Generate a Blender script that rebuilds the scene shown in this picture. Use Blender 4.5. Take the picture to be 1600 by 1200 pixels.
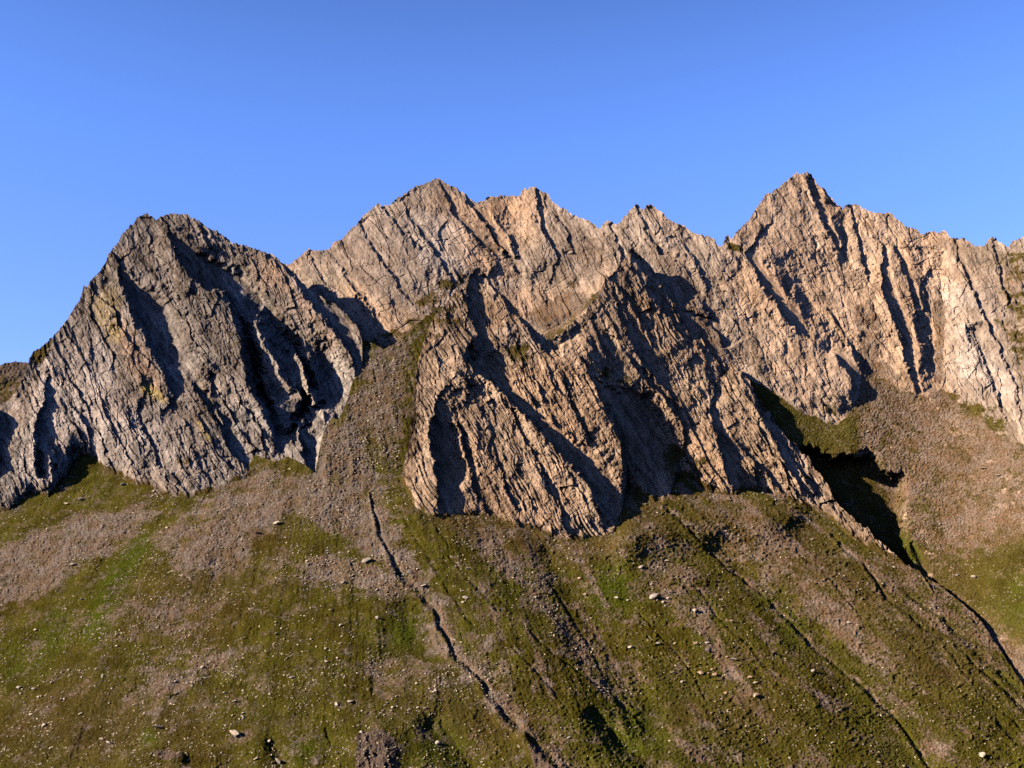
import bpy, math, random, time
import numpy as np
from mathutils import Vector, Matrix
from mathutils.geometry import delaunay_2d_cdt
T0 = time.time()
for o in list(bpy.data.objects): bpy.data.objects.remove(o)
S = bpy.context.scene
COL = S.collection
STEP = 1.0                      # mesh spacing (1 = finest)

# ------------------------------------------------------------------ camera, sky, sun
W, H, F = 1600.0, 1200.0, 1715.0          # reference frame and focal length
PITCH = math.atan(300.0 / F)              # the camera looks up from the opposite slope
cam = bpy.data.cameras.new('camera'); camo = bpy.data.objects.new('camera', cam); COL.objects.link(camo)
cam.sensor_fit = 'HORIZONTAL'; cam.sensor_width = 36; cam.lens = 36 * F / W
cam.clip_start = 1; cam.clip_end = 20000
camo.location = (0, 0, 0); camo.rotation_euler = (math.pi / 2 + PITCH, 0, 0)
S.camera = camo

SUN_PHI, SUN_EL = math.radians(68), math.radians(23)   # from the left and behind, low
sd = Vector((-math.sin(SUN_PHI) * math.cos(SUN_EL), -math.cos(SUN_PHI) * math.cos(SUN_EL), math.sin(SUN_EL)))
sun = bpy.data.lights.new('sun', 'SUN'); suno = bpy.data.objects.new('sun', sun); COL.objects.link(suno)
sun.energy = 5.0; sun.angle = math.radians(0.5); sun.color = (1.0, 0.80, 0.61)
suno.rotation_euler = sd.to_track_quat('Z', 'Y').to_euler()

wd = bpy.data.worlds.new('World'); S.world = wd; wd.use_nodes = True
nt = wd.node_tree; nt.nodes.clear()
sky = nt.nodes.new('ShaderNodeTexSky'); sky.sky_type = 'NISHITA'; sky.sun_disc = False
sky.sun_elevation = SUN_EL
sky.sun_rotation = math.atan2(sd.x, sd.y)
sky.altitude = 2200; sky.air_density = 1.0; sky.dust_density = 0.4; sky.ozone_density = 2.5
hs = nt.nodes.new('ShaderNodeHueSaturation'); hs.inputs['Saturation'].default_value = 1.0; hs.inputs['Value'].default_value = 1.0
bg = nt.nodes.new('ShaderNodeBackground'); bg.inputs['Strength'].default_value = 0.089
wo = nt.nodes.new('ShaderNodeOutputWorld')
# the mountain sky deepens towards the zenith
tcw = nt.nodes.new('ShaderNodeTexCoord'); sx = nt.nodes.new('ShaderNodeSeparateXYZ'); nt.links.new(tcw.outputs['Generated'], sx.inputs[0])
mh = nt.nodes.new('ShaderNodeMapRange'); nt.links.new(sx.outputs['Z'], mh.inputs[0])
for i, q in enumerate((.12, .38, .82, 1.0)): mh.inputs[i + 1].default_value = q
mw = nt.nodes.new('ShaderNodeMapRange'); mw.interpolation_type = 'SMOOTHSTEP'; nt.links.new(sx.outputs['Z'], mw.inputs[0])
for i, q in enumerate((.34, .88, 1.0, .12)): mw.inputs[i + 1].default_value = q
mu = nt.nodes.new('ShaderNodeMix'); mu.data_type = 'RGBA'; mu.blend_type = 'MULTIPLY'; mu.inputs[0].default_value = 1
tn = nt.nodes.new('ShaderNodeMix'); tn.data_type = 'RGBA'; tn.blend_type = 'MULTIPLY'; tn.inputs[0].default_value = 1
nt.links.new(sky.outputs[0], tn.inputs[6]); tn.inputs[7].default_value = (.47, .585, .91, 1); nt.links.new(tn.outputs[2], mu.inputs[6]); nt.links.new(mw.outputs[0], mu.inputs[7])
cg = nt.nodes.new('ShaderNodeCombineColor'); cg.inputs[0].default_value = 1; cg.inputs[2].default_value = 1; nt.links.new(mh.outputs[0], cg.inputs[1])
mg = nt.nodes.new('ShaderNodeMix'); mg.data_type = 'RGBA'; mg.blend_type = 'MULTIPLY'; mg.inputs[0].default_value = 1; nt.links.new(mu.outputs[2], mg.inputs[6]); nt.links.new(cg.outputs[0], mg.inputs[7])
mz = nt.nodes.new('ShaderNodeMapRange'); nt.links.new(sx.outputs['Z'], mz.inputs[0])
for i, q in enumerate((.50, .85, 0., 1.0)): mz.inputs[i + 1].default_value = q
dz = nt.nodes.new('ShaderNodeMix'); dz.data_type = 'RGBA'; dz.blend_type = 'MULTIPLY'; nt.links.new(mz.outputs[0], dz.inputs[0]); nt.links.new(mg.outputs[2], dz.inputs[6]); dz.inputs[7].default_value = (.35, .5, 1, 1)
nt.links.new(dz.outputs[2], hs.inputs['Color']); nt.links.new(hs.outputs[0], bg.inputs['Color']); nt.links.new(bg.outputs[0], wo.inputs[0])

S.view_settings.view_transform = 'Standard'; S.view_settings.look = 'None'
S.view_settings.exposure = 2.1; S.view_settings.gamma = 1.0; S.view_settings.use_curve_mapping = False
S.render.engine = 'CYCLES'; S.cycles.max_bounces = 1; S.cycles.diffuse_bounces = 0
S.cycles.use_denoising = False

# ------------------------------------------------------------------ view geometry
cp, sp = math.cos(PITCH), math.sin(PITCH)
def ray(u, v):
    """direction (X, 1, Z) through a point of the reference frame"""
    xc = (u - W / 2) / F; yc = (H / 2 - v) / F
    yw = cp - yc * sp
    return xc / yw, (sp + yc * cp) / yw

# ------------------------------------------------------------------ noise
def _hash(ix, iy, seed):
    h = (ix.astype(np.int64) * 374761393 + iy.astype(np.int64) * 668265263 + seed * 1274126177) & 0xffffffff
    h = ((h ^ (h >> 13)) * 1274126177) & 0xffffffff
    h = (h ^ (h >> 16)) & 0xffffff
    return h.astype(np.float32) / np.float32(0xffffff)
def vn(x, y, seed=0):
    """smooth value noise, -1..1"""
    x0 = np.floor(x); y0 = np.floor(y); fx = (x - x0).astype(np.float32); fy = (y - y0).astype(np.float32)
    fx = fx * fx * (3 - 2 * fx); fy = fy * fy * (3 - 2 * fy)
    a = _hash(x0, y0, seed); b = _hash(x0 + 1, y0, seed); c = _hash(x0, y0 + 1, seed); d = _hash(x0 + 1, y0 + 1, seed)
    return 2 * ((a + (b - a) * fx) * (1 - fy) + (c + (d - c) * fx) * fy) - 1
def fbm(x, y, oct=4, seed=0, gain=.5):
    s = 0; a = 1; n = 0
    for i in range(oct):
        s = s + a * vn(x * 2 ** i + 13.7 * i, y * 2 ** i - 7.1 * i, seed + i * 17); n += a; a *= gain
    return s / n
def sstep(a, b, x):
    t = np.clip((x - a) / (b - a), 0, 1); return t * t * (3 - 2 * t)
def interp(tab, u, k=1):
    t = np.array(tab, dtype=float); return np.interp(u, t[:, 0], t[:, k])

# ------------------------------------------------------------------ rasters over the region
U0, U1, V0, V1 = -180, 1780, 230, 1340
RW, RH = U1 - U0, V1 - V0
gx, gy = np.meshgrid(np.arange(U0, U1), np.arange(V0, V1)); gx = gx.astype(np.float32); gy = gy.astype(np.float32)
def blur(a, r):
    if r < .5: return a
    k = np.exp(-.5 * (np.arange(-int(3 * r) - 1, int(3 * r) + 2) / r) ** 2); k /= k.sum(); n = len(k) // 2
    for ax in (0, 1):
        b = np.pad(a, [(n, n) if i == ax else (0, 0) for i in (0, 1)], mode='edge')
        o = np.zeros_like(a)
        for i, w in enumerate(k):
            o += np.float32(w) * (b[i:i + a.shape[0], :] if ax == 0 else b[:, i:i + a.shape[1]])
        a = o
    return a
def poly(pts, soft=6, val=1.0):
    pts = [(float(p[0]), float(p[1])) for p in pts]
    m = np.zeros(gx.shape, bool)
    for i in range(len(pts)):
        (x1, y1), (x2, y2) = pts[i], pts[(i + 1) % len(pts)]
        if y1 == y2: continue
        c = ((gy < y1) != (gy < y2)) & (gx < (x2 - x1) * (gy - y1) / (y2 - y1) + x1)
        m ^= c
    return blur(m.astype(np.float32) * val, soft)
def line(pts, width, val=1.0):
    """soft stripe along a polyline; width may be per point (third entry)"""
    out = np.zeros(gx.shape, np.float32)
    for i in range(len(pts) - 1):
        a, b = pts[i], pts[i + 1]
        wa = a[2] if len(a) > 2 else width; wb = b[2] if len(b) > 2 else width
        m = 3 * max(wa, wb) + 2
        x0 = int(max(U0, min(a[0], b[0]) - m)) - U0; x1 = int(min(U1, max(a[0], b[0]) + m)) - U0
        y0 = int(max(V0, min(a[1], b[1]) - m)) - V0; y1 = int(min(V1, max(a[1], b[1]) + m)) - V0
        if x1 <= x0 or y1 <= y0: continue
        X = gx[y0:y1, x0:x1]; Y = gy[y0:y1, x0:x1]
        dx, dy = b[0] - a[0], b[1] - a[1]; L = dx * dx + dy * dy + 1e-6
        t = np.clip(((X - a[0]) * dx + (Y - a[1]) * dy) / L, 0, 1)
        d = np.hypot(X - a[0] - t * dx, Y - a[1] - t * dy); w = wa + (wb - wa) * t
        out[y0:y1, x0:x1] = np.maximum(out[y0:y1, x0:x1], np.exp(-.5 * (d / w) ** 2))
    return out * val
def ragged(u, v, k=1.0):
    return u + k * (14 * fbm(u / 40, v / 26, 4, 801, .6)), v + k * (10 * fbm(u / 40, v / 26, 4, 811, .6))
def samp(r, u, v):
    x = np.clip(u - U0, 0, RW - 1.001); y = np.clip(v - V0, 0, RH - 1.001)
    ix = x.astype(int); iy = y.astype(int); fx = x - ix; fy = y - iy
    return r[iy, ix] * (1 - fx) * (1 - fy) + r[iy, ix + 1] * fx * (1 - fy) + r[iy + 1, ix] * (1 - fx) * fy + r[iy + 1, ix + 1] * fx * fy
def relief(lines, zero, soft=1.2):
    """crest and valley lines (u, v, height towards the valley) joined into facets"""
    verts, edges, val = [], [], []
    for ln in lines:
        prev = None
        for i, p in enumerate(ln):
            seg = [p]
            if i:
                q = ln[i - 1]; n = max(1, int(math.hypot(p[0] - q[0], p[1] - q[1]) / 14))
                seg = [tuple(q[k] + (p[k] - q[k]) * j / n for k in range(3)) for j in range(1, n + 1)]
            for s in seg:
                verts.append(Vector((s[0], s[1]))); val.append(s[2])
                if prev is not None: edges.append((prev, len(verts) - 1))
                prev = len(verts) - 1
    for p in zero + [(U0 - 9, V0 - 9), (U1 + 9, V0 - 9), (U0 - 9, V1 + 9), (U1 + 9, V1 + 9)]:
        verts.append(Vector(p)); val.append(0)
    vo, eo, fo, ov, oe, of = delaunay_2d_cdt(verts, edges, [], 0, 1e-3, True)
    vz = [sum(val[i] for i in o) / len(o) if o else None for o in ov]
    for i, z in enumerate(vz):
        if z is None:   # a crossing of two lines: nearest input
            vz[i] = val[min(range(len(verts)), key=lambda j: (verts[j] - vo[i]).length_squared)]
    R = np.zeros(gx.shape, np.float32)
    for f in fo:
        (x1, y1), (x2, y2), (x3, y3) = [vo[i] for i in f]; z1, z2, z3 = [vz[i] for i in f]
        if z1 == z2 == z3 == 0: continue
        a0 = max(0, int(min(x1, x2, x3)) - U0 - 1); a1 = min(RW, int(max(x1, x2, x3)) - U0 + 2)
        b0 = max(0, int(min(y1, y2, y3)) - V0 - 1); b1 = min(RH, int(max(y1, y2, y3)) - V0 + 2)
        den = (y2 - y3) * (x1 - x3) + (x3 - x2) * (y1 - y3)
        if abs(den) < 1e-6 or a1 <= a0 or b1 <= b0: continue
        X = gx[b0:b1, a0:a1]; Y = gy[b0:b1, a0:a1]
        l1 = ((y2 - y3) * (X - x3) + (x3 - x2) * (Y - y3)) / den; l2 = ((y3 - y1) * (X - x3) + (x1 - x3) * (Y - y3)) / den; l3 = 1 - l1 - l2
        m = (l1 >= -1e-4) & (l2 >= -1e-4) & (l3 >= -1e-4)
        R[b0:b1, a0:a1][m] = (l1 * z1 + l2 * z2 + l3 * z3)[m]
    return blur(R, .7)

# ------------------------------------------------------------------ strata: tilted slabs that ramp out and break off on their right side
def strata(u, v, ang, sizes, amp, seed, length=6.0, curve=0.0):
    ca, sa = math.cos(ang), math.sin(ang)
    wu = u + 9 * vn(u / 110, v / 110, seed + 90) + 4 * vn(u / 45, v / 45, seed + 91) + 1.6 * vn(u / 17, v / 17, seed + 92); wv = v
    if curve is not 0.0: wu = wu + curve
    q = wu * ca - wv * sa; l = wu * sa + wv * ca
    D = 0
    for i, w in enumerate(sizes):
        ph = q / w + 1.1 * vn(q / (2.7 * w), l / (length * w), seed + i * 7) + .35 * vn(q / w, l / (2.2 * w), seed + 3 + i * 7)
        c = np.floor(ph); fr = ph - c
        br = vn(c * 5.37 + .5, l / (length * .55 * w) + c * 3.1, seed + 50 + i)      # each slab swells and pinches along its length
        a = np.clip(.45 + .95 * br, 0, 1.2)
        saw = np.where(fr < .78, fr / .78, (1 - fr) / .22)
        k = (.45, .8, 1., 1.)[min(i, 3)] * np.clip(.55 + 1.25 * vn(u / (3.2 * w + 20), v / (4 * w + 20), seed + 80 + i), .08, 1.6)
        D = D + k * amp * w * a * (saw - .45)
        cl = np.floor(l / (3.1 * w) + 7 * _hash(c, c * 0, seed + 60 + i))                # cross joints: blocks that stand proud or have fallen out
        D = D + k * .38 * amp * w * (_hash(c, cl, seed + 70 + i) - .5)
    return D
def facets(x, y, seed):
    """broken blocks: every cell is a plane tilted its own way, with sharp edges between"""
    ix, iy = np.floor(x), np.floor(y); best = np.full(x.shape, 9e9, np.float32); out = np.zeros(x.shape, np.float32)
    for a in (-1, 0, 1):
        for b in (-1, 0, 1):
            cx = ix + a; cy = iy + b; h = _hash(cx, cy, seed); h2 = _hash(cx, cy, seed + 1)
            dx = x - (cx + .1 + .8 * h); dy = y - (cy + .1 + .8 * h2); d = dx * dx + dy * dy; m = d < best
            best = np.where(m, d, best); h3 = (h * 7.31) % 1; h4 = (h2 * 9.17) % 1
            out = np.where(m, (h3 * 1.5 - .45) * dx + (h4 - .5) * dy + .5 * ((h * 3.7 + h2 * 5.1) % 1) - .25, out)
    return out
def ridged(x, y, oct, seed):
    s = 0; a = 1
    for i in range(oct):
        s = s + a * (1 - 2 * np.abs(vn(x * 2 ** i, y * 2 ** i, seed + i * 5))); a *= .55
    return s

# ------------------------------------------------------------------ the ground slope
GB, GC = .76, .76 * 900
def GY_base(u, v):
    X, t = ray(u, v)
    h = -.20 * (np.sqrt((X + .15) ** 2 + .12 ** 2) - .12)
    h = np.where(X < -.15, h * 1.2, h)
    v0 = 740.0
    X0, t0 = ray(u, np.full_like(u, v0))
    Ylow = GC / (GB - np.minimum(t, t0) + h)
    sg = 1.1
    return Ylow * np.where(t > t0, (sg - t0) / np.maximum(sg - t, .05), 1.0)

GULLY = [  # narrow runnels down the slope: points with half width
    [(578,770,1),(590,812,2),(598,840,3),(606,858,2),(618,878,3.5),(626,896,5),(652,918,4),(664,938,5),(684,956,4),(690,980,3.5),(704,1002,3),(708,1022,4),(732,1044,3.5),(748,1056,2.5),(762,1080,4),(780,1100,3),(792,1122,5),(820,1142,4),(846,1172,6),(884,1204,6),(930,1250,7)],
    [(630,800,3),(644,834,2.5),(668,872,3),(690,900,2.5),(705,930,2.5),(740,975,2)],
    [(687,832,2),(702,855,2)], [(700,868,2),(722,894,2),(759,934,2),(780,955,1.5),(819,975,2),(862,1019,2.5),(925,1062,2.5),(981,1109,2.5),(1010,1140,2)],
    [(1040,792,2),(1075,826,2.5),(1100,850,2),(1130,885,2),(1160,906,2),(1200,940,2),(1231,969,2.5),(1287,1025,3),(1350,1075,3.5),(1400,1125,3),(1431,1169,3),(1470,1220,3)],
    [(1300,838,2),(1350,880,2.5),(1381,928,3),(1420,960,3),(1445,985,3),(1500,1010,3),(1560,1070,3),(1620,1130,3)],
    [(1420,930,2),(1470,965,3),(1500,994,5),(1540,1030,5),(1580,1068,5),(1640,1120,5)],
    [(1560,1130,3),(1600,1165,4),(1660,1215,3)], [(930,1110,2),(960,1150,4),(1000,1185,5),(1040,1230,5)],
    [(850,900,2),(880,940,2.5),(905,985,2),(940,1050,2)], [(1080,905,2),(1120,960,2),(1170,1010,2.5),(1205,1050,2),(1240,1075,2)],
    [(690,1130,3),(710,1160,4),(735,1200,5),(760,1240,5)], [(510,1140,2),(518,1165,2)], [(1240,860,1.5),(1300,905,2),(1340,960,1.5)],
    [(1000,960,1.5),(1080,1050,2),(1100,1090,1.5)], [(1480,1010,2),(1530,1085,2),(1600,1140,2)],
    [(800,1010,1.5),(850,1060,2),(880,1100,1.5)], [(340,1050,2),(290,1080,2),(260,1100,2)],
]
def build_G_rasters():
    R = np.zeros(gx.shape, np.float32)
    for i, g in enumerate(GULLY):
        dep = 10 if i in (0,) else (6 if i in (4, 5, 6) else 3)
        g = [(p[0], p[1], p[2] * .8) for p in g]; m = line(g, 3); R -= dep * m * (.75 + .9 * fbm(gx / 16, gy / 16, 2, 300 + i))
        bank = line([(p[0] + 2.4 * p[2], p[1] - .6 * p[2], p[2] * 1.2) for p in g], 3); R -= 0 * bank
        bankl = line([(p[0] - 2.6 * p[2], p[1] + .8 * p[2], p[2] * 1.5) for p in g], 3); R += dep * .45 * bankl
    R += 10 * line([(560,1175,16),(600,1165,18),(590,1230,20)], 16) - 13 * line([(425,1165,7),(436,1185,10),(455,1230,18)], 10)
    R += 12 * line([(200,1180,14),(260,1168,12),(330,1185,14)], 12) - 14 * line([(300,1190,8),(380,1215,10)], 9)
    R -= 16 * line([(680,1135,14),(730,1190,18),(760,1250,20)], 16)
    R += 16 * line([(820,1150,10),(860,1195,14),(900,1240,14)], 12)
    R -= 18 * line([(930,1120,8),(975,1165,12),(1020,1210,16)], 12)
    R += 26 * poly([(978,752),(1060,738),(1160,755),(1260,790),(1230,830),(1100,840),(1020,850),(980,880),(966,850),(968,790)], 16)
    # big soft folds
    R += 20 * line([(650,800,30),(800,1000,45),(950,1200,60)], 40) - 16 * line([(860,870,18),(930,1000,28),(1010,1130,35)], 24)
    R += 14 * line([(980,850,26),(1100,960,40),(1250,1100,50)], 40) - 14 * line([(1130,860,16),(1290,1020,24),(1430,1180,30)], 22)
    R += 12 * line([(1200,830,26),(1370,960,40),(1500,1080,40)], 34)
    R -= 14 * line([(640,960,20),(650,1010,25),(600,1050,20)], 20) - 10 * line([(300,880,30),(200,960,40),(100,1100,50)], 40)
    return R
RG = build_G_rasters()

# cover masks (painted where the stuff itself lies)
scree = np.zeros(gx.shape, np.float32)
for pts, s, v in [
    ([(-180,860),(0,852),(60,826),(130,800),(200,800),(262,792),(255,806),(190,848),(140,880),(70,925),(0,945),(-180,990)], 7, .95),
    ([(390,738),(430,726),(470,748),(500,790),(450,815),(400,830),(388,860),(400,880),(345,905),(290,895),(250,870),(258,835),(320,780)], 9, .9),
    ([(470,655),(500,655),(540,660),(552,610),(570,600),(575,640),(570,700),(590,760),(612,815),(650,868),(662,905),(640,925),(605,890),(560,850),(520,832),(470,800),(472,765),(494,742),(500,700)], 6, 1.),
    ([(448,885),(470,868),(520,865),(540,872),(600,882),(640,915),(600,935),(560,915),(520,918),(480,905)], 7, .95),
    ([(390,900),(440,880),(470,900),(420,915)], 8, .6),
    ([(150,985),(180,950),(220,950),(260,940),(330,930),(330,985),(280,1000),(240,995)], 14, .55),
    ([(200,1060),(260,1035),(330,1010),(380,1025),(360,1060),(300,1080),(260,1100),(190,1110)], 14, .75),
    ([(540,1035),(600,1020),(650,1040),(690,1040),(690,1070),(600,1075),(560,1068)], 12, .5),
    ([(665,970),(695,990),(710,1030),(700,1045),(670,1015)], 8, .8),
    ([(732,838),(765,820),(800,850),(830,880),(860,925),(905,985),(950,1040),(985,1080),(1010,1110),(985,1120),(940,1075),(895,1020),(850,960),(790,905),(755,880)], 9, .75),
    ([(860,850),(900,845),(975,838),(1010,840),(1030,870),(960,860),(900,870)], 10, .5),
    ([(1000,840),(1060,855),(1100,900),(1130,945),(1095,955),(1040,940),(1000,925),(1030,890)], 14, .6),
    ([(1085,790),(1150,830),(1210,880),(1260,930),(1330,980),(1300,985),(1230,940),(1160,880),(1100,835)], 12, .62),
    ([(1140,800),(1230,830),(1300,890),(1380,960),(1480,1010),(1440,1010),(1330,950),(1240,880)], 14, .5),
    ([(1160,850),(1200,900),(1240,970),(1220,975),(1185,920)], 7, .6),
    ([(555,600),(600,590),(630,640),(620,700),(600,740),(570,700)], 14, .45),
    ([(560,1140),(600,1136),(625,1160),(622,1230),(548,1230),(556,1170)], 5, 1.),
]: scree = np.maximum(scree, poly(pts, s, v))
scree = np.maximum(scree, .8 * poly([(555,560),(600,540),(640,520),(650,560),(630,640),(620,700),(590,720),(560,640)], 10))
scree = np.maximum(scree, line([(p[0] + 7, p[1], 9 + 4 * math.sin(i * 2.2)) for i, p in enumerate(GULLY[0])], 8, .9))
scree = np.maximum(scree, line([(p[0] + 4, p[1] - 1, 3) for p in GULLY[4]], 3, .5))
scree = np.maximum(scree, line([(1430,880,8),(1448,900,7),(1480,925,7),(1530,962,9),(1570,990,10),(1610,1030,12),(1700,1110,16)], 8, .95))
outcrop = np.maximum(poly([(558,1150),(600,1140),(620,1160),(612,1230),(556,1230)], 4), poly([(228,1176),(262,1170),(300,1178),(260,1190)], 4, .9))
outcrop = np.maximum(outcrop, poly([(822,1158),(850,1170),(885,1215),(840,1215)], 5, .8))
lush = np.zeros(gx.shape, np.float32)
for pts, s, v in [([(150,930),(170,885),(215,835),(245,838),(215,880),(185,940),(170,990),(140,1010),(125,990)], 9, 1.),
                  ([(0,1040),(50,1020),(80,960),(120,950),(100,1010),(60,1060),(0,1100)], 14, .7), ([(0,1000),(60,990),(40,1040),(0,1060)], 12, .5),
                  ([(930,890),(980,885),(1000,940),(950,960),(925,930)], 16, .9), ([(600,960),(655,950),(660,1020),(610,1010)], 12, .6), ([(220,1150),(235,1130),(250,1165),(220,1165)], 7, .9),
                  ([(460,1150),(500,1160),(490,1200),(450,1200)], 12, .8), ([(640,1130),(720,1140),(760,1200),(650,1200)], 16, .6), ([(1540,900),(1640,880),(1640,1000),(1570,970)], 24, .7),
                  ([(1200,910),(1260,980),(1250,1010),(1190,940)], 10, .6), ([(900,1100),(1000,1080),(1080,1200),(960,1200)], 26, .5), ([(1390,830),(1430,840),(1440,880),(1415,880)], 7, .8),
                  ([(770,870),(820,920),(800,950),(760,920)], 12, .5), ([(1060,920),(1130,1000),(1100,1020)], 16, .5)]:
    lush = np.maximum(lush, poly(pts, s, v))
brown = np.zeros(gx.shape, np.float32)
for pts, s, v in [([(0,1060),(140,1050),(330,1120),(340,1200),(0,1200)], 40, .7), ([(200,920),(330,860),(400,900),(330,1000),(220,1000)], 26, .6), ([(250,880),(300,840),(390,740),(470,720),(480,820),(380,900)], 16, .5),
                  ([(640,760),(760,810),(900,845),(980,840),(980,870),(900,880),(760,850),(660,810)], 12, .9), ([(1050,780),(1200,790),(1400,900),(1500,1000),(1300,950),(1120,850)], 24, .8),
                  ([(1340,950),(1480,960),(1560,1060),(1450,1090),(1350,1010)], 26, .6), ([(560,1060),(800,1080),(860,1180),(600,1120)], 28, .6), ([(970,740),(1040,790),(1060,840),(960,840)], 10, .7), ([(1000,1080),(1200,1060),(1250,1150),(1050,1160)], 30, .4),
                  ([(560,580),(620,600),(600,700),(560,680)], 12, .8)]:
    brown = np.maximum(brown, poly(pts, s, v))

def GR(u, v):
    """surface relief of the ground"""
    sc = samp(scree, *ragged(u, v))
    # fall line direction turns from lower left to lower right
    q = np.arctan2(u - 540, v - 280) * 800; l = np.hypot(u - 540, v - 280)
    right = sstep(600, 950, u)
    D = 7 * fbm(u / 120, v / 90, 3, 5) + 3.2 * fbm(q / 26, l / 90, 3, 21) + (1.2 + 2.0 * right * sstep(-.3, .4, vn(q / 60, l / 150, 37))) * fbm(q / 9, l / 50, 3, 31) * (1 - .5 * sc)
    D += (.9 + .4 * right) * (vn(u / 3.4, v / 2.6, 41) * .7 + vn(u / 1.9, v / 1.7, 42) * .7)
    # tussocks and small broken steps
    k = vn(u / 5.2, v / 3.6, 77) + .35 * vn(u / 31, v / 26, 78)
    D += (.6 + .5 * right) * np.clip(k - .42, 0, 1) * 4
    # loose stones in the scree
    D += sc * (1.2 * np.abs(vn(u / 3.1, v / 2.3, 61)) + 1.2 * vn(u / 1.7, v / 1.5, 62) + 1.6 * vn(u / 8, v / 6, 63))
    oc = samp(outcrop, u, v)
    if np.max(oc) > 0: D = D + oc * (strata(u, v, .12, [11, 5, 2.6], .5, 640) + 2.5 * vn(u / 6, v / 12, 9))
    return D + samp(RG, *ragged(u, v, .45))
def GY(u, v, fine=True):
    Y = GY_base(u, v)
    return Y * (1 - (GR(u, v) if fine else samp(RG, u, v)) / F)

# ------------------------------------------------------------------ mountains: outlines, feet, crests
L_SIL = [(-180,760),(-90,690),(-40,650),(0,630),(14,627),(28,606),(38,585),(46,560),(60,545),(80,530),(96,512),(110,490),(124,468),(129,452),(131,446),(134,450),(142,438),(156,424),(166,410),(169,397),(184,381),(190,367),(205,352),(214,342),(226,337),(232,337),(241,342),(248,340),(258,335),(270,333),(294,334),(300,340),(312,346),(330,357),(350,368),(364,380),(376,383),(386,384),(405,393),(412,396),(420,397),(424,395),(432,402),(444,411),(462,428),(481,453),(500,462),(522,476),(540,492),(556,508),(562,522),(567,540),(566,560),(562,580),(557,600),(560,640),(590,700)]
L_FOOT = [(-180,850),(-60,815),(0,800),(15,797),(50,770),(75,778),(85,765),(105,745),(115,722),(130,712),(150,718),(165,735),(190,742),(210,755),(235,762),(255,773),(290,776),(320,768),(360,750),(388,740),(400,724),(430,735),(450,726),(480,742),(492,752),(498,720),(505,690),(515,668),(530,668),(540,645),(550,612),(558,596),(570,570),(590,560)]
def resample(p, n):
    p = np.array(p, float); d = np.r_[0, np.cumsum(np.hypot(*np.diff(p[:, :2], axis=0).T))]; t = np.linspace(0, d[-1], n)
    return np.stack([np.interp(t, d, p[:, k]) for k in range(p.shape[1])], -1)
KS = .80
ZONES = []          # how far a surface falls back per unit sideways when the low sun just grazes it
def rib(crest, edge, c=20, ends=(.6, .5), deep=None):
    """a rib: its crest, the foot of its steep dark side and the line where the sunlight meets the rock again"""
    deep = deep if deep is not None else (.14 if KS > .75 else .05)
    n = max(len(crest), len(edge), 5); a = resample(crest, n); b = resample(edge, n)
    w = np.maximum(b[:, 0] - a[:, 0], 3); t = np.linspace(0, 1, n); cc = c * np.minimum(1, np.minimum(ends[0] + t * 4, ends[1] + (1 - t) * 4))
    f = a + (b - a) * .16; g = a + (b - a) * .72
    A = [(a[i, 0], a[i, 1], cc[i]) for i in range(n)]; B = [(b[i, 0], b[i, 1], cc[i] - KS * w[i]) for i in range(n)]
    Fo = [(f[i, 0], f[i, 1], cc[i] - KS * w[i] * .96 - deep * w[i] * .5 - 2) for i in range(n)]
    Go = [(g[i, 0], g[i, 1], cc[i] - KS * w[i] - deep * w[i] - 3) for i in range(n)]
    ZONES.append([(p[0] + 1, p[1]) for p in A] + [(p[0], p[1]) for p in B[::-1]])
    return [A, Fo, Go, B]
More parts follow.
